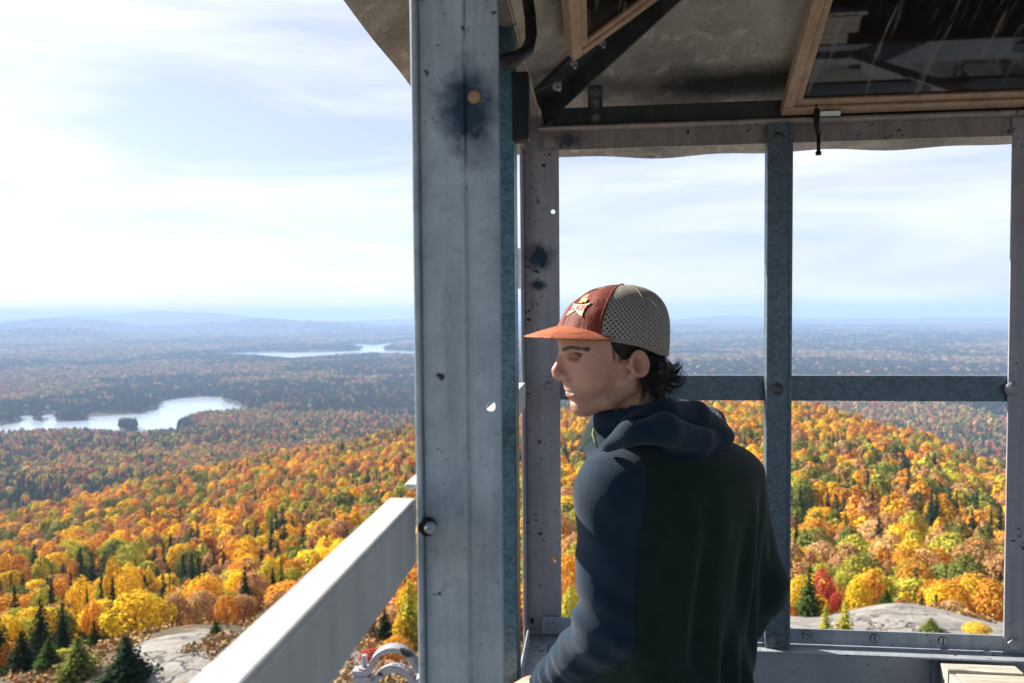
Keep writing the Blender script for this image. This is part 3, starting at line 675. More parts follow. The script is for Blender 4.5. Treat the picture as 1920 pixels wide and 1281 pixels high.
# low scrub and dry grass round the rocks
def scrub():
    n = 22000; r = RNG.uniform(20, 62, n); a = RNG.uniform(-.78, .60, n); x = r*np.sin(a); y = r*np.cos(a); D = r*np.cos(a+YAW)
    k = (fbm(x, y, 4, 61) > np.where((D < 41) & (x > 0), .72, .50)); x, y = x[k], y[k]; z = terrain(x, y); m = len(x)
    c = np.repeat(np.stack([x, y, z], 1), 5, 0)+RNG.normal(size=(5*m, 3))*np.array([.22, .22, .07])+np.array([0, 0, .12])
    nr = RNG.normal(size=(5*m, 3))+np.array([0, 0, .5])
    n_ = NM('dry_scrub'); g = n_.n('ShaderNodeNewGeometry'); cc = n_.ramp(g.outputs['Random Per Island'], [(0, (.16, .14, .03)), (.35, (.38, .22, .08)), (.7, (.48, .30, .10)), (1, (.42, .13, .05))])
    n_.out(cc, .9)
    me = quads_mesh('scrub', c, nr, RNG.uniform(.05, .16, 5*m), n_.m); o = bpy.data.objects.new('scrub', me); COL.objects.link(o)
    props(o, 'low dry scrub and grass round the summit rocks', 'scrub', None, 'stuff')
scrub()
# ------------------------------------------------------------------ fire tower cab
XL, YB = -0.205, 2.36                 # inner planes of the left and back walls
FLOOR = -1.72; XR, YN = 2.80, -0.66
tower = empty('fire_tower', (1.3, .85, -14), 'steel fire tower lookout cab with open windows and a sheet metal roof around the man', 'fire tower')
def part(mb, name, mat, parent=tower, **k):
    o = mb.build(name, mat, None, **k); o.parent = parent
    if parent.type == 'EMPTY': o.matrix_parent_inverse = Matrix.Translation(-Vector(parent.location))
    return o
def bolt_head(c, d, r=.011, h=.007, mat='bolt', parent=None, hexa=False, name='bolt', washer=True):
    mb = MB(); c = Vector(c); d = Vector(d).normalized()
    if washer: mb.cyl(c, c+d*.0018, r*1.45, 18)
    if hexa: mb.cyl(c+d*.0012, c+d*h, r, 6, r*.96)
    else: mb.dome(c+d*.001, d, r, h)
    return part(mb, name, M[mat], parent, smooth=not hexa)
def screw(c, d, ang, parent, r=.0125):
    mb = MB(); c = Vector(c); d = Vector(d).normalized(); u = Vector((math.cos(ang), 0, math.sin(ang))); w = d.cross(u)
    m0 = MB(); m0.cyl(c-d*.001, c+d*.0012, r*1.14, 20); part(m0, 'screw', M['black'], parent)
    mb.cyl(c-d*.001, c+d*.0024, r, 18)
    p = part(mb, 'screw', M['sill'], parent); m2 = MB(); m2.obox(c+d*.0024, u*r*.86, w*.0016, d*.0006); part(m2, 'screw', M['black'], parent)
    return p
BV = .0025
# corner post (far left corner): an L angle with drilled flanges
x1 = -.102
mb = MB()
h1 = at(1037, 397, 1); h1 = h1*(YB/h1[1]); h2 = at(1038, 1050, 1); h2 = h2*(YB/h2[1])
mb.plate(rectl(XL-.006, x1, -1.06, .62), [circ(h1[0], h1[2], .0072), circ(h2[0], h2[2], .0072)], (0, YB, 0), (1, 0, 0), (0, 0, 1), (0, 1, 0), .007)
mb.box(XL-.013, XL-.006, YB-.082, YB+.007, -1.06, .62)
cpost = part(mb, 'corner_post', M['post'], bevel=BV)
b = at(1028, 724, 1); b = b*(YB/b[1]); bolt_head(b, (0, -1, 0), .0115, .004, 'post', cpost)
b = at(1030, 268, 1); b = b*((YB-.006)/b[1]); bolt_head(b, (0, -1, 0), .012, .007, 'bolt', cpost, True)
bolt_head((XL-.006, YB-.035, .545), (1, 0, 0), .012, .008, 'bolt', cpost)
bolt_head((XL-.006, YB-.045, -1.0), (1, 0, 0), .012, .008, 'bolt', cpost)
mb = MB(); mb.box(XL-.034, XL-.013, YB-.05, YB-.02, .075, .20); part(mb, 'clip', M['clear'], cpost, bevel=.003)
# near post on the left wall: angle with a wide inward flange, seam, outer lip
yp = .846; mb = MB()
hN = at(918, 763, 1); hN = hN*(yp/hN[1])
mb.plate(rectl(-.196, -.1435, -1.72, .60), [], (0, yp, 0), (1, 0, 0), (0, 0, 1), (0, 1, 0), .007)
mb.box(-.203, -.196, yp-.010, yp+.006, -1.72, .60)
mb.plate(rectl(-.1432, -.1045, -1.72, .60), [circ(hN[0], hN[2], .0062)], (0, yp+.0035, 0), (1, 0, 0), (0, 0, 1), (0, 1, 0), .007)
mb.box(-.150, -.136, yp+.011, yp+.016, -1.72, .60)
npost = part(mb, 'window_post', M['post_near'], bevel=.0035, segs=3)
b = at(889, 181, 1); b = b*(yp/b[1]); mb = MB(); mb.dome(b+np.array([0, .002, 0]), (0, -1, 0), .0078, .002); part(mb, 'bolt', M['rust'], npost, smooth=True)
b = at(800, 987, 1); b = b*((yp-.004)/b[1]); mb = MB(); mb.dome((b[0]+.001, b[1]-.002, b[2]), (.35, -1, 0), .0115, .003); part(mb, 'bolt', M['black'], npost, smooth=True)
mb = MB(); mb.dome((b[0]+.006, b[1]-.006, b[2]), (.35, -1, 0), .0075, .006); part(mb, 'bolt', M['post_near'], npost, smooth=True)
# galvanised mullions: channel bars standing proud of the rails
def mull_back(xc, name='mullion', mat='galv', w=.074, proud=.040, z0=-1.045, z1=.565, holes=True):
    mb = MB(); mb.box(xc-w/2, xc+w/2, YB-proud, YB-proud+.005, z0, z1)
    mb.box(xc-w/2, xc-w/2+.005, YB-proud+.005, YB, z0, z1); mb.box(xc+w/2-.005, xc+w/2, YB-proud+.005, YB, z0, z1)
    mb.box(xc+w/2-.011, xc+w/2-.001, YB-proud-.004, YB-proud, z0, z1)
    o = part(mb, name, M[mat], bevel=.002)
    for zz in (.515, -.237, -1.005):
        bolt_head((xc-.006, YB-proud, zz), (0, -1, 0), .013, .006, 'bolt_dark', o)
    return o
bm_x = at(1461, 720, 1); bm_x = bm_x*((YB-.04)/bm_x[1]); mull_back(float(bm_x[0]))
mb = MB(); yc = 1.60
mb.box(XL, XL+.043, yc-.037, yc-.032, -1.72, .60); mb.box(XL, XL+.043, yc+.032, yc+.037, -1.72, .60); mb.box(XL+.038, XL+.043, yc-.032, yc+.032, -1.72, .60)
lm_ = part(mb, 'mullion', M['galv_teal'], bevel=.002)
# right window post
p0 = at(1891, 700, 1); xr0 = float((p0*(YB-.012)/p0[1])[0])
mb = MB(); mb.plate(rectl(xr0, xr0+.086, -1.06, .56), [], (0, YB-.012, 0), (1, 0, 0), (0, 0, 1), (0, 1, 0), .007)
mb.box(xr0+.079, xr0+.086, YB-.004, YB+.07, -1.03, .56)
rp = part(mb, 'window_post', M['post'], bevel=BV)
b = at(1905, 731, 1); b = b*((YB-.03)/b[1]); bolt_head((xr0+.010, YB-.012, b[2]), (0, -1, 0), .0145, .007, 'bolt', rp)
b = at(1901, 1209, 1); b = b*((YB-.02)/b[1]); 
# rails
def rail_y(y0, y1, mat, name='rail', xo=XL, z1=-.212, h=.0765, wd=.030):
    mb = MB(); mb.box(xo-wd, xo, y0, y1, z1-.006, z1); mb.box(xo-.006, xo, y0, y1, z1-h, z1-.006); return part(mb, name, M[mat], bevel=.002)
rn = rail_y(YN, yp-.012, 'rail_near', xo=-.203)
rail_y(.914, YB-.082, 'rail_near', z1=-.215, wd=.032)
mb = MB(); mb.box(x1-.02, XR, YB+.001, YB+.0065, -.277, -.200); mb.box(x1-.02, XR, YB+.0065, YB+.05, -.206, -.200); part(mb, 'rail', M['galv'], bevel=.002)
# sill: bar with slotted screws, ledge, bolts, panel
mb = MB(); mb.box(-.160, xr0+.05, YB-.008, YB-.001, -1.031, -.983); sbar = part(mb, 'sill_bar', M['sill'], bevel=.002)
mb = MB(); mb.box(-.166, -.03, YB-.014, YB-.0082, -1.029, -.972); cl_ = part(mb, 'sill_bar', M['sill'], bevel=.002)
bolt_head((-.128, YB-.014, -1.002), (0, -1, 0), .013, .010, 'bolt', cl_, True)
mb = MB(); mb.box(XL, XR, YB-.062, YB+.03, -1.040, -1.034); ledge = part(mb, 'sill_ledge', M['sill'], bevel=.0015)
for px, py, an in ((1513, 1190, -.4), (1640, 1197.5, 1.75), (1768, 1202, 1.5)):
    b = at(px, py, 1); b = b*((YB-.0085)/b[1]); screw(b, (0, -1, 0), an, sbar)
for px, py in ((1773, 1222), (1852, 1226)):
    b = at(px, py, 1); b = b*(-1.034/b[2]); bolt_head(b, (0, 0, 1), .0105, .009, 'bolt', ledge)
b = at(1901, 1209, 1); b = b*((YB-.02)/b[1]); bolt_head((b[0], YB-.0085, b[2]), (0, -1, 0), .017, .012, 'bolt', sbar, True)
mb = MB(); mb.box(XL, XR, YB+.001, YB+.005, FLOOR, -1.041); part(mb, 'wall_panel', M['panel'])
mb = MB(); mb.box(XL, XL+.062, YN, YB-.063, -1.040, -1.034); mb.box(XL, XL+.005, YN, YB-.063, -1.034, -.985); part(mb, 'sill_ledge', M['sill'], bevel=.0015)
mb = MB(); mb.box(XL-.005, XL-.001, YN, YB, FLOOR, -1.041); part(mb, 'wall_panel', M['panel'])
mb = MB(); mb.box(1.02, 1.045, YB-.024, YB, FLOOR, -1.0415); part(mb, 'panel_stud', M['sill'], bevel=.002)
mb = MB(); mb.box(XR+.001, XR+.005, YN, YB, FLOOR, -1.041); part(mb, 'wall_panel', M['panel'])
mb = MB(); mb.box(XL, XR, YN-.005, YN-.001, FLOOR, -1.041); part(mb, 'wall_panel', M['panel'])
mb = MB(); mb.box(XL-.01, XR+.01, YN-.01, YB+.01, FLOOR-.03, FLOOR); part(mb, 'floor', M['deck'])
# top beams: vertical web, dark inner leg above a round lip
def beam_x():
    mb = MB(); mb.box(-.165, XR, YB-.004, YB+.004, .507, .566); mb.box(-.165, XR, YB-.047, YB-.0045, .560, .5665); mb.tube([(-.165, YB-.047, .566), (XR, YB-.047, .566)], .006, 8)
    return part(mb, 'top_beam', M['beam'], bevel=.0015)
bx = beam_x()
mb = MB(); mb.box(-.120, XR, YB-.020, YB-.014, .5665, .632); part(mb, 'wall_plate', M['rafter'], bevel=.0015)
b = at(1062, 271, 1); b = b*((YB-.006)/b[1])
mb = MB(); mb.box(XL-.004, XL+.003, YN, YB-.002, .500, .600); mb.box(XL+.003, XL+.046, YN, YB-.03, .594, .601); mb.tube([(XL+.046, YN, .598), (XL+.046, YB-.03, .598)], .006, 8)
part(mb, 'top_beam', M['beam'], bevel=.0015)
mb = MB(); mb.box(XR, XR+.007, YN, YB, .50, .60); part(mb, 'top_beam', M['beam'])
mb = MB(); mb.box(XL, XR, YN-.007, YN, .50, .60); part(mb, 'top_beam', M['beam'])
for q in ((XR-.002, YB+.004), (XR-.002, YN-.01), (XL-.012, YN-.01)):
    mb = MB(); mb.box(q[0], q[0]+.08, q[1]-.007, q[1], FLOOR, .6); mb.box(q[0], q[0]+.007, q[1]-.08 if q[1] > 0 else q[1], q[1]-.007 if q[1] > 0 else q[1]+.08, FLOOR, .6); part(mb, 'corner_post', M['post'])
for xx in (2.02,): mull_back(xx)
for yy in (.09,):
    mb = MB(); mb.box(XL, XL+.040, yy-.037, yy+.037, -1.04, .60)
    part(mb, 'mullion', M['galv_teal'], bevel=.002)
for yy in (.09, .845, 1.6): mb = MB(); mb.box(XR-.04, XR, yy-.037, yy+.037, -1.04, .60); part(mb, 'mullion', M['galv'])
for xx in (.55, 1.25, 2.02): mb = MB(); mb.box(xx-.037, xx+.037, YN, YN+.04, -1.04, .60); part(mb, 'mullion', M['galv'])
# roof: four sheet slopes with a gently wavy drip edge, curling hem; hip rafters below
OV = .215; ZE = .530; apex = Vector(((XL+XR)/2, (YN+YB)/2, 1.50))
def wob(t, side):
    if side == 0: return .006*math.sin(t*6.2+1.2)+.010*math.sin(t*2.7+2.0)+.004*math.sin(t*17)
    return .004*math.sin(t*5+side)+.003*math.sin(t*13)
crn = [(XL-OV, YB+OV), (XR+OV, YB+OV), (XR+OV, YN-OV), (XL-OV, YN-OV)]
for s_ in range(4):
    a = Vector((*crn[s_], ZE)); c = Vector((*crn[(s_+1) % 4], ZE)); nn = 90; rows = 14; vs = []; fs = []
    for j in range(rows+1):
        f = j/rows
        for i in range(nn+1):
            t = i/nn; e = a.lerp(c, t); p = e.lerp(apex, f*.998); bow = math.sin(math.pi*min(1, f*1.0))*.03
            w_ = (1-f)**6; p.z += wob((c-a).length*t, s_)*w_*(1 if 0 < i < nn else 0)+.006*math.sin(t*9+f*7)*f*(1-f)*4-bow*0
            vs.append(p)
    lo = len(vs); vs2 = [v+Vector((0, 0, .0022)) for v in vs]; W1 = nn+1
    for j in range(rows):
        for i in range(nn): q = j*W1+i; fs.append((q, q+1, q+1+W1, q+W1)); fs.append((lo+q, lo+q+W1, lo+q+1+W1, lo+q+1))
    for i in range(nn): fs.append((i, lo+i, lo+i+1, i+1))
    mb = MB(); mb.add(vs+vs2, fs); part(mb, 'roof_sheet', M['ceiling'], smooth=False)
slope = (apex-Vector((*crn[0], ZE)))
def rafter(k, b0=.115, name='hip_rafter'):
    c = Vector((*crn[k], ZE)); d = (apex-c).normalized(); s0 = c+d*(OV*1.414/math.hypot(d.x, d.y)+.02); e0 = apex-d*.08
    side = Vector((0, 0, 1)).cross(d).normalized(); up = d.cross(side).normalized()
    if up.z < 0: up = -up
    s0 = s0-up*.012; e0 = e0-up*.012; mb = MB()
    def bar(o, hx, hy):
        c0 = (s0+e0)/2+o; mb.obox(c0, (e0-s0)/2, side*hx, up*hy)
    bar(-up*.003, .044, .0032); bar(-up*.036+side*.040, .0035, .030); bar(-up*.012-side*.0405, .0035, .009)
    o = part(mb, name, M['rafter'], bevel=.0015)
    for q, sd in ((.13, .005), (.22, -.012), (.32, .01), (.62, .0)):
        p = s0+d*q+side*sd-up*.007; m2 = MB(); m2.cyl(p, p-up*.009, .011, 6); m2.cyl(p-up*.009, p-up*.022, .0055, 8); part(m2, 'bolt', M['bolt'], o)
    return o
for k in range(4): rafter(k)
# angle cleat and threaded bolts joining roof and wall plate
p = at(1116, 195, 1); p = p*((YB-.03)/p[1]); xk = float(p[0])
mb = MB(); mb.box(xk-.022, xk+.022, YB-.027, YB-.0205, .567, .655); mb.obox((xk, YB-.042, .672), (.022, 0, 0), (0, .003, .0), (0, -.016, .026))
ck = part(mb, 'cleat', M['rafter'], bevel=.002)
for zz, yy in ((.595, 0), (.640, .004), (.672, .016)): bolt_head((xk, YB-.0275-yy, zz), (0, -1, -.2), .0105, .016, 'bolt_dark', ck, True)
p = at(1040, 165, 1.9); mb = MB(); mb.obox(tuple(at(1032, 158, 2.15)), (.04, .02, .024), (.008, -.018, .0), (0, .0, .004)); cc = part(mb, 'cleat', M['rafter'], bevel=.002)
q = Vector(at(1042, 160, 2.10)); mb = MB(); mb.cyl(q, q+Vector((.012, -.03, -.022)), .0055, 8); mb.cyl(q-Vector((0, 0, .0)), q+Vector((.005, -.012, -.009)), .012, 6); part(mb, 'bolt', M['bolt'], cc)
# the hinged windows, swung up and hooked under the roof
def window(o, ax, ay, w, h, label, cat_parent=tower):
    o, ax, ay = Vector(o), Vector(ax).normalized(), Vector(ay).normalized(); an = ax.cross(ay).normalized()
    if an.z > 0: an = -an        # towards the room
    root = empty('window', tuple(o), label, 'window', 'windows swung up under the roof'); root.matrix_parent_inverse = Matrix()
    mb = MB(); fw_, dp = .030, .036
    def strip(x0, x1, y0, y1, d0, d1): mb.obox(o+ax*(x0+x1)/2+ay*(y0+y1)/2+an*(d0+d1)/2, ax*(x1-x0)/2, ay*(y1-y0)/2, an*(d1-d0)/2)
    strip(0, w, 0, fw_, -dp/2, dp/2); strip(0, w, h-fw_, h, -dp/2, dp/2); strip(0, fw_, fw_, h-fw_, -dp/2, dp/2); strip(w-fw_, w, fw_, h-fw_, -dp/2, dp/2)
    f = mb.build('frame', M['tan'], None, bevel=.003); f.parent = root; f.matrix_parent_inverse = Matrix.Translation(-o)
    mb = MB(); i0, i1 = fw_, fw_+.022
    strip(i0, w-i0, i0, i1, -.008, .010); strip(i0, w-i0, h-i1, h-i0, -.008, .010); strip(i0, i1, i1, h-i1, -.008, .010); strip(w-i1, w-i0, i1, h-i1, -.008, .010)
    f2 = mb.build('glazing_bead', M['tan'], None, bevel=.003); f2.parent = root; f2.matrix_parent_inverse = Matrix.Translation(-o)
    mb = MB(); strip(i0+.004, w-i0-.004, i0+.004, h-i0-.004, -.002, .002)
    g = mb.build('pane', M['glass'], None); g.parent = root; g.matrix_parent_inverse = Matrix.Translation(-o); return root
s_ = math.radians(33)
o1 = at(1463, 210, 1); o1 = o1*(2.325/o1[1])
window(tuple(o1), (1, 0, 0), (0, -math.cos(s_), math.sin(s_)), .74, .66, 'large tan framed window folded up under the roof at the top right, glass full of reflections')
q1 = at(1068, 107, 1); s2 = math.radians(34); 
# plane through the left wall hinge line
tt = ((.60-.64*(XL+.03)))/(q1[2]-.66*q1[0]); q1 = q1*tt
window((q1[0], q1[1], q1[2]), (0, -1, 0), (math.cos(s2), 0, math.sin(s2)), .70, .66, 'tan framed window folded up at the top centre, left of the dark hip rafter')
# latch hook of the big window and its pale clip
p = at(1532, 208, 1); p = Vector(p*(2.30/p[1])); mb = MB()
mb.tube([p+Vector((0, .0, .03)), p, p+Vector((0, .006, -.035)), p+Vector((.006, .006, -.07))], [.010, .012, .012, .009], 8, .55); mb.cyl(p+Vector((.006, .004, -.07)), p+Vector((.006, .004, -.125)), .0055, 8); mb.cyl(p+Vector((.006, .004, -.118)), p+Vector((.006, .004, -.128)), .0085, 8)
part(mb, 'latch_hook', M['black'], smooth=True)
p = at(1556, 213, 1); p = Vector(p*(2.30/p[1])); mb = MB(); mb.obox(p, (.029, 0, 0), (0, .002, -.007), (0, .005, .001)); part(mb, 'latch_plate', M['clear'], bevel=.001)
# heavy black latch arm at the near top
mb = MB(); pts = [at(930, 118, 1.36), at(965, 112, 1.38), at(988, 96, 1.40), at(996, 70, 1.42), at(994, 30, 1.44), at(985, -30, 1.47)]
mb.tube(pts, [.020, .024, .021, .016, .015, .015], 10, .55, up=(0, -1, .0)); part(mb, 'latch_arm', M['black'], smooth=True)
mb = MB(); mb.box(XL+.040, XL+.075, 1.56, 1.60, .36, .50); part(mb, 'latch_plate', M['black'], bevel=.003)
# legs and bracing down to the rock
for q in ((XL, YB), (XR, YB), (XR, YN), (XL, YN)):
    c = Vector((1.3, .85, 0)); p = Vector((*q, 0)); d = (p-c)*.35; gz = float(terrain(p.x+d.x, p.y+d.y)); mb = MB(); mb.tube([(p.x, p.y, FLOOR-.03), (p.x+d.x, p.y+d.y, gz-.3)], .07, 4); part(mb, 'tower_leg', M['galv'])
for lv in (0, 1, 2):
    mb = MB(); z0, z1 = FLOOR-.1-lv*3.9, FLOOR-.1-(lv+1)*3.9; c = Vector((1.3, .85, 0))
    cs = [Vector((*q, 0)) for q in ((XL, YB), (XR, YB), (XR, YN), (XL, YN))]
    f = lambda p, z: p+(p-c)*.35*((FLOOR-z)/12.3)+Vector((0, 0, z))
    for i in range(4):
        a, b2 = cs[i], cs[(i+1) % 4]; mb.tube([f(a, z0), f(b2, z1)], .03, 4); mb.tube([f(b2, z0)+Vector((.03, .03, 0)), f(a, z1)+Vector((.03, .03, 0))], .03, 4); mb.tube([f(a, z1), f(b2, z1)], .03, 4)
    part(mb, 'tower_brace', M['galv'])
# pipe clamp on the outside of the left wall
clamp = empty('pipe_clamp', (-.26, .93, -.46), 'round galvanised pipe clamp with bolt, under the white rail beside the near post', 'clamp')
def cpart(mb, name, mat, **k):
    o = mb.build(name, mat, None, **k); o.parent = clamp; o.matrix_parent_inverse = Matrix.Translation(-Vector(clamp.location)); return o
DC = .98
def arc(cx, cy, r, a0, a1, n, w, name):
    mb = MB(); P_ = []
    for i in range(n+1):
        a = a0+(a1-a0)*i/n; P_.append((cx+math.cos(a)*r, cy-math.sin(a)*r))
    return P_
def strap(pts2, name):
    mb = MB(); pts = [Vector(at(x, y, DC)) for x, y in pts2]; fwv = Vector((-.1, 1, -.03)).normalized()
    for i in range(len(pts)-1):
        d = pts[i+1]-pts[i]; m_ = (pts[i]+pts[i+1])/2; up = d.cross(fwv).normalized()
        mb.obox(m_, d*.52, fwv*.0085, up*.0032)
    return cpart(mb, name, M['post'])
A = [(663, 1258), (690, 1259), (695, 1250)]+[(738+math.cos(t)*42, 1257-math.sin(t)*42) for t in np.linspace(math.pi*.98, 0.15, 22)]+[(782, 1253), (800, 1253)]
strap(A, 'upper_half')
B = [(662, 1269), (692, 1269), (699, 1276)]+[(740+math.cos(t)*38, 1290-math.sin(t)*-38) for t in np.linspace(math.pi*1.02, 2*math.pi-.1, 16)]+[(781, 1275), (800, 1263)]
strap(B, 'lower_half')
mb = MB(); a_ = Vector(at(683, 1228, DC)); b_ = Vector(at(683, 1284, DC)); mb.cyl(a_, b_, .0036, 10); mb.cyl(at(683, 1250, DC), at(683, 1257, DC), .0085, 6); mb.cyl(at(683, 1273, DC), at(683, 1280, DC), .0085, 6); cpart(mb, 'bolt', M['post'])
# wooden map stand in the lower right corner
st = empty('wooden_stand', (1.2, 2.2, FLOOR), 'weathered pale wooden stand below the right window, its top boards sunlit', 'stand')
def spart(mb, name, **k):
    o = mb.build(name, M['wood'], None, **k); o.parent = st; o.matrix_parent_inverse = Matrix.Translation(-Vector(st.location)); return o
def zp(px, py, z): v = at(px, py, 1); return v*(z/v[2])
zt = -1.046; a1 = zp(1752, 1237, zt); a2 = zp(1888, 1241, zt); a3 = zp(1772, 1257, zt); a4 = zp(1930, 1262, zt)
y0 = float(a3[1]); xs0 = float(a1[0])+.008; xs1 = float(a2[0])+.01
mb = MB(); mb.box(xs0, xs1, y0, YB-.066, zt-.04, zt); spart(mb, 'back_board', bevel=.003)
mb = MB(); mb.box(xs0+.02, xs1+.05, y0-.075, y0-.002, zt-.045, zt-.006); spart(mb, 'front_board', bevel=.003)
for i in range(5):
    mb = MB(); x_ = xs0+.035+i*.052; mb.box(x_, x_+.047, y0-.092, y0-.077, FLOOR+.01, zt-.012-.004*(i % 2)); spart(mb, 'slat', bevel=.002)
mb = MB(); mb.box(xs0+.002, xs0+.019, y0-.07, y0-.003, FLOOR, zt-.008); spart(mb, 'side_board', bevel=.002)
mb = MB(); mb.box(xs0+.001, xs0+.016, y0-.001, YB-.07, FLOOR, zt-.041); spart(mb, 'side_board', bevel=.002)
mb = MB(); mb.box(xs1+.03, xs1+.048, y0-.07, y0-.003, FLOOR, zt-.046); spart(mb, 'side_board', bevel=.002)
# dark coil of cable behind the stand
mb = MB(); pc_ = zp(1915, 1250, -1.10); 
for k in range(3):
    mb.tube([(pc_[0]+.01+math.cos(t)*.035, pc_[1]+.004*k, pc_[2]-.02+math.sin(t)*.035) for t in np.linspace(0, 6.2, 20)], .004, 6)
props(mb.build('cable_coil', M['black'], smooth=True), 'black cable coil hanging behind the right end of the wooden stand', 'cable')

# ------------------------------------------------------------------ the man: signed-distance modelling, meshed with surface nets
def V3(*a): return np.array(a, dtype=np.float32)
def ln(p): return np.sqrt(np.einsum('ij,ij->i', p, p))
def ell(p, c, r, R=None):
    q = p-V3(*c)
    if R is not None: q = q@R
    r = V3(*r); k0 = ln(q/r); k1 = ln(q/(r*r))+1e-9; return k0*(k0-1)/k1
def caps(p, a, b, ra, rb=None):
    a, b = V3(*a), V3(*b); rb = ra if rb is None else rb; ab = b-a; h = np.clip((p-a)@ab/(ab@ab), 0, 1)
    return ln(p-a-h[:, None]*ab)-(ra+(rb-ra)*h)
def chain(p, pts, rs, k=.01):
    d = None
    for i in range(len(pts)-1):
        e = caps(p, pts[i], pts[i+1], rs[i], rs[i+1]); d = e if d is None else smin(d, e, k)
    return d
def smin(a, b, k):
    h = np.clip(.5+.5*(b-a)/k, 0, 1); return b*(1-h)+a*h-k*h*(1-h)
def smax(a, b, k): return -smin(-a, -b, k)
def mesh_sdf(fn, lo, hi, h):
    lo = np.array(lo, float); n = np.ceil((np.array(hi)-lo)/h).astype(int)+1
    ax = [(lo[i]+np.arange(n[i])*h).astype(np.float32) for i in range(3)]
    val = np.empty(tuple(n), np.float32); st = max(1, int(400000/(n[1]*n[2])))
    for i in range(0, n[0], st):
        X, Y, Z = np.meshgrid(ax[0][i:i+st], ax[1], ax[2], indexing='ij'); val[i:i+st] = fn(np.stack([X.ravel(), Y.ravel(), Z.ravel()], 1)).reshape(X.shape)
    neg = val < 0; nx, ny, nz = n
    cs = [(a, b, c) for a in (0, 1) for b in (0, 1) for c in (0, 1)]
    cnt = sum(neg[a:nx-1+a, b:ny-1+b, c:nz-1+c].astype(np.int8) for a, b, c in cs); act = (cnt > 0) & (cnt < 8)
    idx = -np.ones(act.shape, np.int64); I = np.argwhere(act); idx[act] = np.arange(len(I)); P = np.zeros((len(I), 3)); C = np.zeros(len(I))
    for a in cs:
        for d in range(3):
            if a[d] == 0:
                b = list(a); b[d] = 1; va = val[I[:, 0]+a[0], I[:, 1]+a[1], I[:, 2]+a[2]]; vb = val[I[:, 0]+b[0], I[:, 1]+b[1], I[:, 2]+b[2]]
                m = (va < 0) != (vb < 0); t = va[m]/(va[m]-vb[m]); q = np.tile(np.array(a, float), (m.sum(), 1)); q[:, d] = t; P[m] += q; C[m] += 1
    V = lo+(I+P/C[:, None])*h; Q = []
    for d in range(3):
        o1, o2 = [(1, 2), (2, 0), (0, 1)][d]; s = [slice(0, n[k]) for k in range(3)]
        a_ = neg; sl0 = [slice(1, n[k]-1) for k in range(3)]; sl0[d] = slice(0, n[d]-1); sl1 = list(sl0); sl1[d] = slice(1, n[d])
        e = a_[tuple(sl0)] != a_[tuple(sl1)]; E_ = np.argwhere(e); off = np.array([1, 1, 1]); off[d] = 0; E_ = E_+off
        def g(u, w): r = E_.copy(); r[:, o1] -= u; r[:, o2] -= w; return idx[r[:, 0], r[:, 1], r[:, 2]]
        q = np.stack([g(1, 1), g(0, 1), g(0, 0), g(1, 0)], 1); fl = a_[E_[:, 0], E_[:, 1], E_[:, 2]]; q[~fl] = q[~fl][:, ::-1]; Q.append(q)
    return V, np.concatenate(Q)
def np_mesh(name, V, Q, mats, parent=None, cols=None, mat_idx=None, smooth=True):
    me = bpy.data.meshes.new(name); k = Q.shape[1]; me.vertices.add(len(V)); me.vertices.foreach_set('co', np.asarray(V, 'f').ravel())
    me.loops.add(Q.size); me.loops.foreach_set('vertex_index', Q.ravel().astype('i')); me.polygons.add(len(Q)); me.polygons.foreach_set('loop_start', np.arange(0, Q.size, k, dtype='i'))
    me.update(); me.validate(); me.polygons.foreach_set('use_smooth', [smooth]*len(me.polygons))
    for m in mats: me.materials.append(m)
    if mat_idx is not None: me.polygons.foreach_set('material_index', mat_idx.astype('i'))
    if cols is not None: a = me.attributes.new('col', 'FLOAT_COLOR', 'POINT'); a.data.foreach_set('color', np.concatenate([cols, np.ones((len(cols), 1))], 1).ravel().astype('f'))
    o = bpy.data.objects.new(name, me); COL.objects.link(o)
    if parent: o.parent = parent; o.matrix_parent_inverse = Matrix.Translation(-Vector(parent.location))
    return o
person = empty('person', tuple(at(1280, 900, 1.42)*np.array([1, 1, 0])+np.array([0, 0, FLOOR])), 'man in rust and grey cap and dark hooded fleece, looking out to the left', 'person')

# --- head frame (millimetres): u = face forward, v = towards his left (our side), w = up
HA = math.radians(21); HO = np.array(at(1150, 660, 1.37)); S_ = .001*1.0
rgt = rt-np.array([0, 0, 1])*rt[2]; rgt /= np.linalg.norm(rgt); fwd = np.array([-rgt[1], rgt[0], 0.])
HU = -math.cos(HA)*rgt-math.sin(HA)*fwd; HV = math.sin(HA)*rgt-math.cos(HA)*fwd; HW = np.array([0, 0, 1.])
HT = math.radians(0); HU, HW = HU*math.cos(HT)+HW*math.sin(HT), HW*math.cos(HT)-HU*math.sin(HT)
HM = np.stack([HU, HV, HW])          # rows
def h2w(p): return HO+np.asarray(p, float)@HM*S_
def w2h(p): return ((np.asarray(p, float)-HO)@HM.T/S_).astype(np.float32)
def rotv(a): c, s = math.cos(a), math.sin(a); return np.array([[c, 0, s], [0, 1, 0], [-s, 0, c]], np.float32)
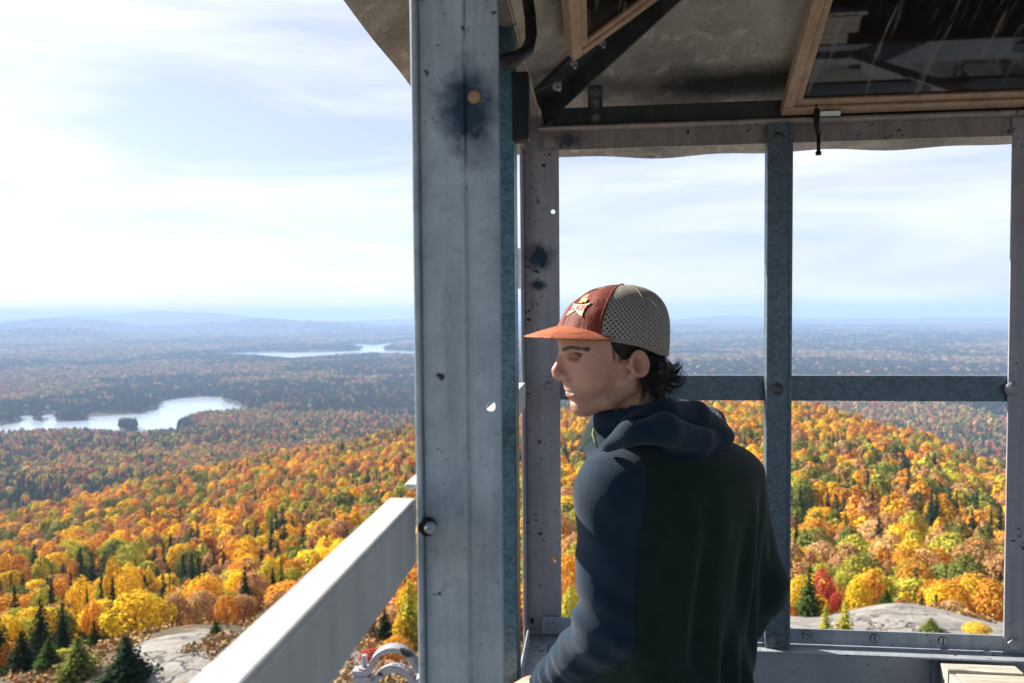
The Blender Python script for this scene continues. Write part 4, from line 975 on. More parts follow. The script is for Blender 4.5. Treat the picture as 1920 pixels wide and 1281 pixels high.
def sdf_head(p):
    q = p.copy(); q[:, 1] = np.abs(q[:, 1]); sy = p[:, 1]
    d = ell(p, (2, 0, 28), (99, 76, 92))
    d = smin(d, ell(q, (46, 0, -22), (57, 59, 78)), 26)
    d = smin(d, chain(q, [(-4, 55, -28), (0, 52, -64), (30, 40, -90), (62, 12, -106)], [13, 13, 14, 13], 10), 24)   # jaw
    d = smin(d, ell(q, (63, 0, -104), (20, 20, 17)), 14)                                   # chin
    d = smin(d, ell(p, (63, 0, -73), (29, 28, 25)), 14)                                    # muzzle
    d = smin(d, ell(q, (62, 38, -32), (20, 20, 17)), 16)                                   # cheekbone
    d = smin(d, ell(q, (54, 34, -52), (20, 18, 20)), 16)                                   # smiling cheek
    d = smin(d, caps(q, (95, 6, 10), (80, 40, 13), 9, 8), 10)                              # brow ridge
    d = smax(d, -ell(q, (96, 32, -4), (14, 15, 8)), 9)                                    # socket
    d = smin(d, chain(p, [(94, 0, 4), (105, 0, -13), (115, 0, -31)], [7, 7.5, 8.5], 4), 8)  # nose
    d = smin(d, ell(p, (107.5, 0, -41), (13.5, 10.5, 10)), 8)
    d = smin(d, ell(q, (96, 13, -46), (14, 9.5, 10)), 6)                                      # ala
    d = smax(d, -ell(q, (103, 6.5, -53), (7, 3.8, 4.5)), 2)
    d = smax(d, -chain(q, [(86, 19, -36), (82, 22, -44), (84, 20, -52)], [1.6, 2.4, 1.6], 2), 3)     # crease behind the nostril wing
    # eyelids
    e = ln(q-V3(71, 32, -2))-14.2; d = smin(d, e, 4); d = smax(d, -ell(q, (86, 33, -2.4), (9, 12.5, 2.7), None), 1.6)
    d = smin(d, caps(q, (84, 22, 4.5), (76, 45, 3.0), 2.4, 2.2), 3)
    # lips
    d = smin(d, chain(q, [(89.5, 0, -70), (87, 10, -69.5), (71, 26, -66)], [5.0, 4.8, 2.5], 3), 4)
    d = smin(d, chain(q, [(87.0, 0, -81), (83.5, 12, -79.5), (70, 25, -69)], [6.0, 5.4, 2.5], 3), 4)
    d = smax(d, -chain(q, [(97, 0, -75.3), (92, 12, -74.3), (71, 29, -66.5)], [2.8, 2.6, 1.6], 2), 1.5)
    d = smax(d, -ell(q, (90, 0, -92), (8, 22, 4)), 6)
    d = smax(d, -caps(q, (80, 27, -48), (67, 36, -66), 2.2, 1.6), 5)                       # smile fold
    # neck
    nk = chain(p, [(-28, 0, -45), (-40, 0, -110), (-58, 0, -190)], [54, 55, 66], 20)
    nk = smin(nk, caps(q, (-38, 50, -45), (6, 22, -185), 13, 12), 14)
    d = smin(d, nk, 16)
    # ears
    q0_ = q; q = q-V3(20, 0, 1); R = rotv(.18); ear = ell(q, (-24, 81, -21), (17, 6.5, 23.5), R)
    ear = smax(ear, -ell(q, (-20, 89, -22), (11, 7, 14), R), 3)
    c = (q-V3(-25, 85, -19))@R; rr = np.sqrt((c[:, 0]/16)**2+((c[:, 2])/22)**2); ring = np.sqrt(((rr-1)*22)**2+(c[:, 1])**2)-4.0
    ring = smax(ring, -(ell(q, (2, 85, -28), (14, 30, 15))), 2); ear = smin(ear, ring, 2.5)
    ear = smin(ear, chain(q, [(-26, 85, -2), (-36, 86, -18), (-28, 86, -36)], [2.5, 3.2, 2.5], 3), 3)   # antihelix
    ear = smin(ear, ell(q, (-7, 79, -23), (4, 6, 7)), 3)                                               # tragus
    ear = smin(ear, ell(q, (-12, 80, -43), (9, 5, 8)), 4)
    q = q0_; d = smin(d, ear, 4)
    return d
Vh, Qh = mesh_sdf(sdf_head, (-128, -100, -200), (124, 100, 124), 1.9)
ph = Vh.astype(np.float32); qh = ph.copy(); qh[:, 1] = abs(qh[:, 1])
def gs(c, r): return np.exp(-(((qh-V3(*c))/V3(*r))**2).sum(1))[:, None]
skin = np.tile(np.array([.54, .285, .185]), (len(ph), 1))
def tint(f, c): 
    global skin
    skin = skin*(1-f)+np.array(c)*f
nz_ = fbm(ph[:, 0]+ph[:, 1]*.7, ph[:, 2], 14, 5)[:, None]; skin = skin*(.86+.28*nz_); nz2 = fbm(ph[:, 0]*1.0+ph[:, 1], ph[:, 2]+ph[:, 1]*.3, 5, 15)[:, None]; skin = skin*np.concatenate([.96+.08*nz2, .90+.2*nz2, .90+.2*nz2], 1)
tint(.6*gs((108, 0, -30), (18, 16, 24)), (.56, .17, .16)); tint(.30*gs((72, 44, -32), (22, 22, 16)), (.50, .19, .16)); tint(.5*gs((-8, 84, -20), (26, 14, 34)), (.48, .17, .13))
bd = 1/(1+np.exp((ph[:, 2]+62+.15*(ph[:, 0]-40))/5)); bd = bd*(ph[:, 0] > -40)*(ph[:, 2] > -128); nse = np.random.default_rng(3).uniform(.25, 1, len(ph))
tint((bd*.50*nse)[:, None], (.06, .045, .04)); tint(.3*gs((92, 0, -60), (12, 22, 6)), (.10, .07, .06))
lipd = np.minimum(chain(qh, [(89.5, 0, -70), (87, 10, -69.5), (71, 26, -66)], [5, 4.8, 2.5], 3), chain(qh, [(87.0, 0, -81), (83.5, 12, -79.5), (70, 25, -69)], [6.0, 5.4, 2.5], 3))
tint(np.clip(1-(lipd-.3)/1.2, 0, 1)[:, None]*.9, (.50, .13, .13))
tooth = chain(qh, [(97, 0, -75.3), (92, 12, -74.3), (71, 29, -66.5)], [2.8, 2.6, 1.6], 2); tint(((tooth < 1.1))[:, None]*.9, (.10, .035, .03)); tint(((tooth < .7) & (ph[:, 0] > 80) & (ph[:, 2] > -77))[:, None]*.9, (.55, .50, .44))
br = chain(qh, [(101, 12, 7), (93, 30, 12), (78, 50, 10)], [7, 7.5, 5], 3); br = np.maximum(br, np.abs(qh[:, 2]-np.interp(qh[:, 1], [8, 30, 52], [7, 12, 9]))-2.6); tint(np.clip(1-(br-.2)/1.2, 0, 1)[:, None]*.95, (.02, .015, .013))
lash = ell(qh, (84.5, 33, -1.4), (9, 15.0, 3.3)); tint((np.clip(1-lash/1.0, 0, 1)*(ph[:, 2] > -1.6))[:, None]*.85, (.03, .02, .02))
tint(.35*gs((83, 21, -46), (4, 4, 8)), (.20, .08, .06)); tint(.5*gs((103, 7, -54), (6, 4, 3)), (.10, .03, .03)); tint(.08*gs((92, 30, -12), (12, 16, 6)), (.22, .11, .09))
conch = ell(qh, (0, 87, -21), (11, 9, 15)); tint(np.clip(-conch/4, 0, 1)[:, None]*.5, (.20, .08, .06))
for fc_ in ((70, 55, -42), (48, 60, -60), (60, 58, -30), (40, 62, -80), (66, 50, -62)): tint(.7*gs(fc_, (1.8, 8, 1.8)), (.12, .06, .045))
Vs_ = Vh.copy(); Vs_[:, 2] = np.where(Vs_[:, 2] < 0, Vs_[:, 2]*np.where(Vs_[:, 2] > -125, .94, .94), Vs_[:, 2]); Wh = h2w(Vs_)

# --- body joints
J = lambda px, py, D: np.array(at(px, py, D))
nb = J(1218, 812, 1.40); ls, le, lw = J(1152, 922, 1.30), J(1138, 1172, 1.33), J(1020, 1296, 1.50)
rs_, re_, rw = J(1368, 930, 1.52), J(1420, 1096, 1.50), J(1352, 1235, 1.58)
fa_ = math.radians(40); FD = -math.sin(fa_)*rgt+math.cos(fa_)*fwd; SD = np.cross(FD, [0, 0, 1.])     # facing, to his right
TC = J(1264, 900, 1.425)
def loc(p): q = p-TC.astype(np.float32); return q@SD.astype(np.float32), q@FD.astype(np.float32), p[:, 2]
def sdf_torso(p, grow=0.0):
    s, f, z = loc(p)
    zz = [-1.0, -.86, -.74, -.62, -.50, -.38, -.30, -.24]; A_ = [.172, .170, .158, .156, .164, .178, .178, .150]; B_ = [.118, .118, .110, .110, .118, .126, .118, .095]; O_ = [0, 0, 0, 0, -.004, -.008, -.012, -.014]
    a = np.interp(z, zz, A_)+grow; b = np.interp(z, zz, B_)+grow; o = np.interp(z, zz, O_)
    k = (np.abs(s/a)**2.3+np.abs((f-o)/b)**2.3)**(1/2.3); return smax((k-1)*np.minimum(a, b), z+.262-grow, .07)
def off(s, f, z): return TC*np.array([1, 1, 0])+SD*s+FD*f+np.array([0, 0, z])
def sdf_arms(p, g, left=True):
    return chain(p, [ls, le], [.066+g, .052+g], .03) if left else chain(p, [rs_, re_], [.064+g, .052+g], .03)
def sleeveL(p, g=0): return smin(caps(p, ls, le, .067+g, .055+g), caps(p, le, lw, .055+g, .036+g), .02)
def sleeveR(p, g=0): return smin(caps(p, rs_, re_, .067+g, .057+g), caps(p, re_, rw, .056+g, .042+g), .02)
def sdf_jacket(p):
    s, f, z = loc(p)
    t = sdf_torso(p, .012)
    t = smin(t, caps(p, nb+np.array([0, 0, -.02]), ls+np.array([0, 0, .006]), .056, .060), .045); t = smin(t, caps(p, nb+np.array([0, 0, -.02]), rs_+np.array([0, 0, .006]), .056, .060), .045)
    ang = s+f*.25
    fold = .0055*np.sin(ang*62+3.2*np.sin(z*5.5+1)+1.5*np.sin(s*19))+.0035*np.sin(ang*118+2*np.sin(z*9)+z*11)
    msk = np.clip((-.30-z)/.15, 0, 1)*np.clip(-f/.05, 0, 1); t = t+fold*msk
    L1 = sleeveL(p); R1 = sleeveR(p)
    dl = (p-le.astype(np.float32)); w1 = np.exp(-(dl[:, 2]/.10)**2); L1 = L1+.0035*np.sin(dl[:, 2]*110+dl[:, 0]*60+dl[:, 1]*30)*w1+.002*np.sin(p[:, 2]*55+p[:, 0]*70)
    dl = (p-lw.astype(np.float32)); w1 = np.exp(-(ln(dl)/.13)**2); L1 = L1+.005*np.sin((dl@((lw-le)/np.linalg.norm(lw-le)).astype(np.float32))*150+dl[:, 1]*40)*w1
    dr = (p-re_.astype(np.float32)); w2 = np.exp(-(dr[:, 2]/.11)**2); R1 = R1+.0022*np.sin(dr[:, 2]*80+dr[:, 0]*50)*w2
    d = smin(t, L1, .022); d = smin(d, R1, .022)
    # stand collar
    c0 = h2w((-46, 0, -128)); n = np.array(HW*.93-HU*.36); n /= np.linalg.norm(n); q = p-c0.astype(np.float32); hgt_ = q@n.astype(np.float32); rad = ln(q-hgt_[:, None]*n.astype(np.float32))
    rc = .074+.10*np.clip(-hgt_-.02, 0, .1)
    col = np.abs(rad-rc)-.0055; col = smax(col, np.abs(hgt_+.030)-.056+.004*np.sin(p[:, 0]*40), .006); col = smax(col, -(rad-rc+.02), .002)
    d = smin(d, smax(col, -ln(q)*0-1, .01), .018)
    # hood bundled behind the neck: overlapping soft rolls
    return smax(smin(smax(d, -999-d*0, .01), hood(p), .008), -caps(p, h2w((-34, 0, -60)), h2w((-52, 0, -150)), .0655, .068), .006)
def hood(p):
    H = lambda px, py, D, r: (np.array(at(px, py, D)), r*.80)
    def roll(L_, k=.012): return chain(p, [a for a, b in L_], [b for a, b in L_], k)
    r1 = roll([H(1138, 838, 1.27, .014), H(1180, 812, 1.25, .024), H(1245, 806, 1.27, .034), H(1310, 826, 1.33, .030), H(1345, 822, 1.40, .024)])
    r2 = roll([H(1180, 795, 1.30, .020), H(1245, 775, 1.33, .034), H(1300, 782, 1.38, .036), H(1340, 806, 1.44, .030)])
    r3 = roll([H(1340, 806, 1.44, .030), H(1332, 792, 1.52, .034), H(1280, 775, 1.56, .034), H(1225, 775, 1.56, .028)])
    r4 = ell(p, tuple(at(1290, 818, 1.42)), (.085, .075, .040)); r5 = roll([H(1252, 836, 1.30, .014), H(1300, 846, 1.33, .018), H(1338, 838, 1.38, .016)])
    hd = smin(smin(r1, r2, .003), smin(r3, r4, .010), .005); hd = smin(hd, r5, .002)
    hd = hd+.0012*np.sin(p[:, 0]*60+p[:, 2]*50)
    return hd
Vj, Qj = mesh_sdf(sdf_jacket, (-.13, 1.05, -.90), (.66, 1.95, -.09), .0052)
pj = Vj.astype(np.float32)
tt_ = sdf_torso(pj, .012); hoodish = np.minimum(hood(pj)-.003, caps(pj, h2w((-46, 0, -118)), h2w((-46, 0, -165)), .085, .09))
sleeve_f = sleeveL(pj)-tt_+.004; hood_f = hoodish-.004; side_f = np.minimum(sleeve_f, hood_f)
def fleece(name, c, c2):
    n = NM(name); v = n.coord('Object'); w = n.n('ShaderNodeTexWave'); w.bands_direction = 'X'; w.inputs['Scale'].default_value = 150; n.l(v, w.inputs['Vector'])
    w2 = n.n('ShaderNodeTexWave'); w2.bands_direction = 'Z'; w2.inputs['Scale'].default_value = 110; n.l(v, w2.inputs['Vector'])
    hh = n.math('MULTIPLY', w.outputs['Fac'], w2.outputs['Fac']); n.bump(n.math('ADD', hh, n.math('MULTIPLY', n.noise(v, 260, 3), .6)), .55, .0012)
    n.b.inputs['Sheen Weight'].default_value = .14; n.b.inputs['Specular IOR Level'].default_value = .15; n.b.inputs['Sheen Roughness'].default_value = .5
    return n.out(n.mix(n.ramp(n.noise(v, 40, 5), [(.3, 0), (.7, 1)]), c, c2), .85)
M['navy'] = fleece('slate_blue_fleece', (.010, .032, .060), (.016, .044, .078)); M['green'] = fleece('dark_green_fleece', (.006, .023, .016), (.010, .032, .022))
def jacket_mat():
    n = NM('jacket_fleece'); v = n.coord('Object'); a = n.n('ShaderNodeAttribute'); a.attribute_name = 'panel'
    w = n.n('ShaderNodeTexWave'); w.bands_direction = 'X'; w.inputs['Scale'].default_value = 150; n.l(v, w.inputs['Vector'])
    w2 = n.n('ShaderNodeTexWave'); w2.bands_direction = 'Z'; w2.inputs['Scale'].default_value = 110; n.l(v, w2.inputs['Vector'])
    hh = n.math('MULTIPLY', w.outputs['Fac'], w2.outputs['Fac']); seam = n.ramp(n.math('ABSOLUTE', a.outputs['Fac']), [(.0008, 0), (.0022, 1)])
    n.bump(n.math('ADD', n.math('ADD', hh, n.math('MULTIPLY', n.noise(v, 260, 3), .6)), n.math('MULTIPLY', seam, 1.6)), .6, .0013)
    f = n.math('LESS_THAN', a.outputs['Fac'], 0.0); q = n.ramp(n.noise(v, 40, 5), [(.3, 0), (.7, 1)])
    nv = n.mix(q, (.006, .021, .042), (.010, .030, .055)); gr = n.mix(q, (.005, .019, .013), (.008, .026, .018))  # bluer on left sleeve and hood, greener on torso and right arm
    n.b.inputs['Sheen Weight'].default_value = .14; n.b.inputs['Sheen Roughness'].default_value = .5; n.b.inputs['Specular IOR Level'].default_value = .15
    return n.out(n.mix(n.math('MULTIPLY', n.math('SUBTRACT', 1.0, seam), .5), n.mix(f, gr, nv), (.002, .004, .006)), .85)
jk = np_mesh('jacket', Vj, Qj, [jacket_mat()], person); _a = jk.data.attributes.new('panel', 'FLOAT', 'POINT'); _a.data.foreach_set('value', side_f.astype('f'))  # 'panel' only splits the colour: below 0 bluer, else greener
# --- skin body: head and neck joined to a coarser torso, arms and hands
def hand_sdf(p, wr, dirn, nrm, side):
    dirn = dirn/np.linalg.norm(dirn); nrm = nrm-dirn*(nrm@dirn); nrm /= np.linalg.norm(nrm); lat = np.cross(dirn, nrm)*side
    P = lambda a, b, c: wr+dirn*a+lat*b+nrm*c
    d = smin(caps(p, P(0, 0, 0), P(.03, .004, 0), .024, .026), caps(p, P(.05, -.018, 0), P(.075, -.028, 0), .017, .013), .02)
    d = smin(d, caps(p, P(.05, .012, 0), P(.082, .026, 0), .018, .012), .02); d = smin(d, caps(p, P(.05, 0, 0), P(.085, 0, 0), .018, .013), .02)
    for b, L1, L2, L3, r in ((-.030, .036, .022, .016, .0082), (-.011, .042, .026, .018, .0088), (.009, .039, .025, .018, .0086), (.028, .030, .019, .015, .0075)):
        a0 = .082 if abs(b) < .02 else .076
        f = chain(p, [P(a0, b, 0), P(a0+L1*.95, b*1.12, -L1*.22), P(a0+L1*.95+L2*.75, b*1.15, -L1*.22-L2*.62), P(a0+L1*.95+L2*.75+L3*.45, b*1.15, -L1*.22-L2*.62-L3*.85)], [r*1.1, r, r*.92, r*.8], .003); d = smin(d, f, .005)
    th = chain(p, [P(.018, -.024, -.004), P(.046, -.046, -.012), P(.072, -.052, -.022)], [.0135, .0105, .009], .005); return smin(d, th, .008)
hipL, hipR = off(-.09, 0, -.82), off(.09, 0, -.82); knL, knR = off(-.10, .02, -1.27), off(.10, .02, -1.27); anL, anR = off(-.11, -.01, -1.64), off(.11, -.01, -1.64)
hdl, hnl = np.array([-.75, .55, -.30]), np.array([0, 0, 1.]); hdr, hnr = FD*.6-SD*.5+np.array([0, 0, -.6]), SD
def sdf_body(p):
    d = sdf_torso(p, -.012); d = smin(d, caps(p, nb+np.array([0, 0, .02]), off(0, -.01, -.30), .050, .075), .03)
    for a, b, c in ((ls, le, lw), (rs_, re_, rw)):
        d = smin(d, caps(p, a, b, .050, .038), .03); d = smin(d, caps(p, b, c, .038, .025), .015)
    d = smin(d, hand_sdf(p, lw, hdl, hnl, 1), .012); d = smin(d, hand_sdf(p, rw, hdr, hnr, -1), .012)
    return d
Vb, Qb = mesh_sdf(sdf_body, (-.20, 1.02, -.98), (.66, 1.95, -.235), .0048)
Vall = np.concatenate([Wh, Vb]); Qall = np.concatenate([Qh, Qb+len(Wh)]); Call = np.concatenate([skin, np.tile([.50, .27, .18], (len(Vb), 1))])
n = NM('skin'); a = n.n('ShaderNodeAttribute'); a.attribute_name = 'col'; n.l(a.outputs['Color'], n.b.inputs['Base Color'])
n.b.inputs['Roughness'].default_value = .48; n.b.inputs['Subsurface Weight'].default_value = .10; n.b.inputs['Subsurface Radius'].default_value = (.012, .005, .003); n.b.inputs['Subsurface Scale'].default_value = .5
n.bump(n.noise(n.coord(), 330, 5, .7), .3, .0009); M['skin'] = n.m
np_mesh('body', Vall, Qall, [M['skin']], person, Call)
# --- trousers and shoes
def sdf_tr(p):
    s, f, z = loc(p); d = sdf_torso(p, .004); d = smax(d, z+.80, .01)
    for a, b, c in ((hipL, knL, anL), (hipR, knR, anR)):
        d = smin(d, caps(p, a, b, .094, .068), .03); d = smin(d, caps(p, b, c, .068, .056), .02)
    d = d+.004*np.sin(z*60+s*20)*np.exp(-((z+1.27)/.15)**2); return smax(d, -z-1.66, .004)
Vt, Qt = mesh_sdf(sdf_tr, (.02, 1.12, -1.68), (.62, 1.80, -.79), .010)
nt_ = NM('grey_brown_trousers'); M['trous'] = nt_.out((.05, .048, .042), .9); np_mesh('trousers', Vt, Qt, [M['trous']], person)
M['shoe'] = NM('dark_shoe').out((.03, .028, .026), .7)
for an in (anL, anR):
    def sdf_sh(p):
        a_ = np.array([an[0], an[1], -1.66]); d = chain(p, [a_-FD*.04, a_+FD*.05, a_+FD*.15], [.042, .042, .036], .02); d = smin(d, caps(p, a_, a_+np.array([0, 0, .05]), .044, .044), .02); return smax(d, -p[:, 2]+FLOOR+.001, .004)
    lo = np.array([an[0]-.25, an[1]-.12, FLOOR-.01]); Vs, Qs = mesh_sdf(sdf_sh, lo, (an[0]+.12, an[1]+.25, -1.55), .006); np_mesh('shoe', Vs, Qs, [M['shoe']], person)
# --- eyes
def eye_mat():
    n = NM('eye'); v = n.coord('Object'); return n.out((.55, .50, .47), .15)
em = eye_mat(); im = NM('iris').out((.035, .02, .012), .1)
for sg in (1, -1):
    mb = MB(); c = (71, 32*sg, -2); gaze = Vector((.985, .10*sg*0+.12, -.02)).normalized()
    R_ = 12.9; nn = 20; vs = []; fs = []
    for j in range(nn+1):
        t = math.pi*j/nn
        for k in range(24): a_ = 2*math.pi*k/24; vs.append(h2w((c[0]+R_*math.cos(t), c[1]+R_*math.sin(t)*math.cos(a_), c[2]+R_*math.sin(t)*math.sin(a_))))
    for j in range(nn):
        for k in range(24): fs.append((j*24+k, j*24+(k+1) % 24, (j+1)*24+(k+1) % 24, (j+1)*24+k))
    mb.add(vs, fs); e = mb.build('eye', em, smooth=True); e.parent = person; e.matrix_parent_inverse = Matrix.Translation(-Vector(person.location))
    e.data.materials.append(im)
    for pl in e.data.polygons:
        cc = w2h(np.array([pl.center]))[0]-np.array(c); 
        if cc[0] > R_*.90: pl.material_index = 1
# --- cap: dome with front panels, mesh back, brim, button, patch
CC = np.array([1., 0, 22.])
def dome_pt(th, ph, gr=0.0):
    """th: 0 front, +90 his left (our side); ph: elevation from the rim plane; head mm"""
    ct, st = math.cos(th), math.sin(th)
    e = 2.35; rx = (106 if ct > 0 else 104)+gr; ry = 83+gr; rz = 100+gr
    cp, sp = math.cos(ph), math.sin(ph)
    d = np.array([cp*ct, cp*st, sp]); k = (abs(d[0]/rx)**e+abs(d[1]/ry)**e+abs(d[2]/rz)**e)**(-1/e); p = CC+d*k; p[0] -= 19*max(0, (p[2]-CC[2])/rz)**1.5
    return p
def rim_w(th):
    t = abs(math.degrees(th)) % 360; t = 360-t if t > 180 else t
    return float(np.interp(t, [0, 25, 50, 75, 95, 125, 150, 180], [30, 29, 26, 20, 14, -2, -8, -8]))
NT, NP = 132, 40
def dome_grid(th0, th1, nt_, ph0=None, gr=0., np_=NP):
    vs = []; uv = []
    for i in range(nt_+1):
        th = th0+(th1-th0)*i/nt_; rw_ = rim_w(th); r0 = dome_pt(th, 0)[0:2]; 
        p_lo = math.atan2(rw_-CC[2], math.hypot(r0[0]-CC[0], r0[1])*.99)
        for j in range(np_+1):
            ph = p_lo+(math.pi/2-p_lo)*j/np_
            wr_ = 0.9*math.sin(th*9+ph*3)*math.cos(ph)*max(0, math.cos(th))+1.1*math.sin(ph*14+th*2)*max(0, math.cos(th))*math.cos(ph)
            vs.append(h2w(dome_pt(th, ph, gr+wr_))); uv.append((th*90, ph*95))
    fs = [(i*(np_+1)+j, (i+1)*(np_+1)+j, (i+1)*(np_+1)+j+1, i*(np_+1)+j+1) for i in range(nt_) for j in range(np_)]
    return vs, fs, uv
cap_o = empty('cap', tuple(h2w((0, 0, 30)))); cap_o.parent = person; cap_o.matrix_parent_inverse = Matrix.Translation(-Vector(person.location))
def cpt(o): o.parent = cap_o; o.matrix_parent_inverse = Matrix.Translation(-Vector(cap_o.location)); return o
def shell(name, th0, th1, nt_, mat, gr=0., thick=1.2, uvs=False):
    vs, fs, uv = dome_grid(th0, th1, nt_, gr=gr); me = bpy.data.meshes.new(name); me.from_pydata([tuple(v) for v in vs], [], fs); me.materials.append(mat)
    me.polygons.foreach_set('use_smooth', [True]*len(me.polygons)); ul = me.uv_layers.new(name='uv')
    for l in me.loops: ul.data[l.index].uv = uv[l.vertex_index]
    o = bpy.data.objects.new(name, me); COL.objects.link(o); m_ = o.modifiers.new('solid', 'SOLIDIFY'); m_.thickness = .0012; m_.offset = 0; return cpt(o)
def cloth(name, c, c2, tr=.0):
    n = NM(name); v = n.coord('Object'); n.bump(n.math('ADD', n.noise(n.coord('Object', (18, 30, 9)), 1.2, 4, .5, 1.0), n.math('MULTIPLY', n.noise(v, 500, 2), .12)), .6, .012)
    n.b.inputs['Sheen Weight'].default_value = .04; n.b.inputs['Specular IOR Level'].default_value = .25; return n.out(n.mix(n.noise(v, 25, 4), c, c2), .62)
M['rustcap'] = cloth('shaded_rust_nylon', (.15, .026, .016), (.21, .042, .026)); M['brim'] = cloth('sunlit_rust_nylon', (.40, .11, .05), (.50, .15, .07))  # sun painted into the brim colour, shade into the panel colour
def meshcap():
    n = NM('grey_cap_mesh'); u = n.n('ShaderNodeUVMap'); mp_ = n.n('ShaderNodeMapping'); mp_.inputs['Rotation'].default_value = (0, 0, math.radians(45)); mp_.inputs['Scale'].default_value = (.150, .150, 1); n.l(u.outputs[0], mp_.inputs[0])
    fr = n.n('ShaderNodeVectorMath', operation='FRACTION'); n.l(mp_.outputs[0], fr.inputs[0]); sb = n.n('ShaderNodeVectorMath', operation='SUBTRACT'); n.l(fr.outputs[0], sb.inputs[0]); sb.inputs[1].default_value = (.5, .5, 0)
    ml = n.n('ShaderNodeVectorMath', operation='MULTIPLY'); n.l(sb.outputs[0], ml.inputs[0]); ml.inputs[1].default_value = (1, 1, 0); le_ = n.n('ShaderNodeVectorMath', operation='LENGTH'); n.l(ml.outputs[0], le_.inputs[0])
    hole = n.math('LESS_THAN', le_.outputs['Value'], .31); tr = n.n('ShaderNodeBsdfTransparent'); ms = n.n('ShaderNodeMixShader'); n.l(hole, ms.inputs[0]); n.l(n.b.outputs[0], ms.inputs[1]); n.l(tr.outputs[0], ms.inputs[2]); n.l(ms.outputs[0], n.o.inputs['Surface'])
    return n.out((.36, .33, .29), .8)
M['capmesh'] = meshcap(); M['capseam'] = cloth('grey_seam_tape', (.24, .215, .19), (.29, .26, .23))
TF = math.radians(47)
shell('front_panel', -TF, TF, 72, M['rustcap'])
shell('mesh_panel', TF, 2*math.pi-TF, 96, M['capmesh'])
shell('seam_tape', TF-.02, TF+.035, 4, M['rustcap'], gr=.9); shell('seam_tape', -TF-.035, -TF+.02, 4, M['rustcap'], gr=.9)
for t_ in (math.radians(104), math.radians(180), math.radians(256)): shell('seam_tape', t_-.055, t_+.055, 4, M['capseam'], gr=1.1)
shell('seam_tape', -.012, .012, 2, M['rustcap'], gr=1.0)
# rim band (inside tape)
mb = MB()
for k in range(96):
    pa = []
    for q in (k, k+1):
        th = TF+(2*math.pi-2*TF)*q/96; w_ = rim_w(th)
        for dw, g in ((-1.5, .8), (7, 1.0)):
            r0 = dome_pt(th, 0)[0:2]; ph = math.atan2(w_+dw-CC[2], math.hypot(r0[0]-CC[0], r0[1])); pa.append(h2w(dome_pt(th, ph, g)))
    mb.add([pa[0], pa[2], pa[3], pa[1]], [(0, 1, 2, 3)])
cpt(mb.build('rim_tape', M['capseam'], smooth=True))
mb = MB(); mb.dome(h2w(CC+np.array([-19, 0, 99.5])), HW, .006, .004); cpt(mb.build('button', M['rustcap'], smooth=True))
# brim
mb = MB(); NB, MBR = 44, 14; vs = []
AB = math.radians(64)
for side_, dz in ((0, 0), (1, -2.6)):
    for i in range(NB+1):
        th = -AB+2*AB*i/NB; c_ = math.cos(th/AB*math.pi/2); w0 = 29+22*c_**1.1; r0 = dome_pt(th, 0)[0:2]; ph = math.atan2(w0-CC[2], math.hypot(r0[0]-CC[0], r0[1])); p_in = dome_pt(th, ph, -.5)
        L_ = 66*c_**.55; dirv = np.array([math.cos(th*.55), math.sin(th*.55), 0])
        for j in range(MBR+1):
            f = j/MBR; p = p_in+dirv*L_*f+np.array([0, 0, -(15*c_+3)*f**1.15]); p[2] -= 3.0*f*f*0+(abs(p[1])/60)**2*7*f*0; p[2] += dz; vs.append(h2w(p))
n1_ = (NB+1)*(MBR+1); fs = []
for i in range(NB):
    for j in range(MBR): q = i*(MBR+1)+j; fs.append((q, q+1, q+MBR+2, q+MBR+1)); fs.append((n1_+q, n1_+q+MBR+1, n1_+q+MBR+2, n1_+q+1))
for i in range(NB): q = i*(MBR+1)+MBR; fs.append((q, n1_+q, n1_+q+MBR+1, q+MBR+1))
mb.add(vs, fs); cpt(mb.build('brim', M['brim'], smooth=True))
# brim stitching rows
mb = MB()
for row in (.52, .66, .80, .93):
    for i in range(150):
        th = -AB*.96+2*AB*.96*i/150
        def bp(th):
            c_ = math.cos(th/AB*math.pi/2); w0 = 29+22*c_**1.1; r0 = dome_pt(th, 0)[0:2]; ph = math.atan2(w0-CC[2], math.hypot(r0[0]-CC[0], r0[1])); p_in = dome_pt(th, ph, -.5); L_ = 66*c_**.55; dirv = np.array([math.cos(th*.55), math.sin(th*.55), 0])
            return Vector(h2w(p_in+dirv*L_*row+np.array([0, 0, -(15*c_+3)*row**1.15+.35])))
        a_, b_ = bp(th), bp(th+2*AB*.96/150*.55)
        mb.tube([a_, b_], .00045, 4)
M['thread'] = NM('pale_thread').out((.62, .36, .2), .7); cpt(mb.build('stitching', M['thread']))
# embroidered patch: star-pointed badge with red letters
def on_dome(x, y, g, th0=math.radians(14), w0=84):     # x to the right as read, y up, mm
    th = th0+x*.86/96; r0 = dome_pt(th, 0)[0:2]; ph0 = math.radians(32); ph = ph0+y*.86/104
    return h2w(dome_pt(th, ph, g))
def patch(outline, g, th, name, mat, sub=9):
    loops = [[Vector((x, y, 0)) for x, y in outline]]; bm = bmesh.new(); vv = [bm.verts.new((x, y, 0)) for x, y in outline]; bm.faces.new(vv); bmesh.ops.triangulate(bm, faces=bm.faces)
    for _ in range(3): bmesh.ops.subdivide_edges(bm, edges=bm.edges, cuts=1, use_grid_fill=True)
    me = bpy.data.meshes.new(name)
    for v in bm.verts: v.co = Vector(on_dome(v.co.x, v.co.y, g))
    bm.to_mesh(me); bm.free(); me.materials.append(mat); o = bpy.data.objects.new(name, me); COL.objects.link(o); m_ = o.modifiers.new('s', 'SOLIDIFY'); m_.thickness = .0008; m_.offset = 0; return cpt(o)
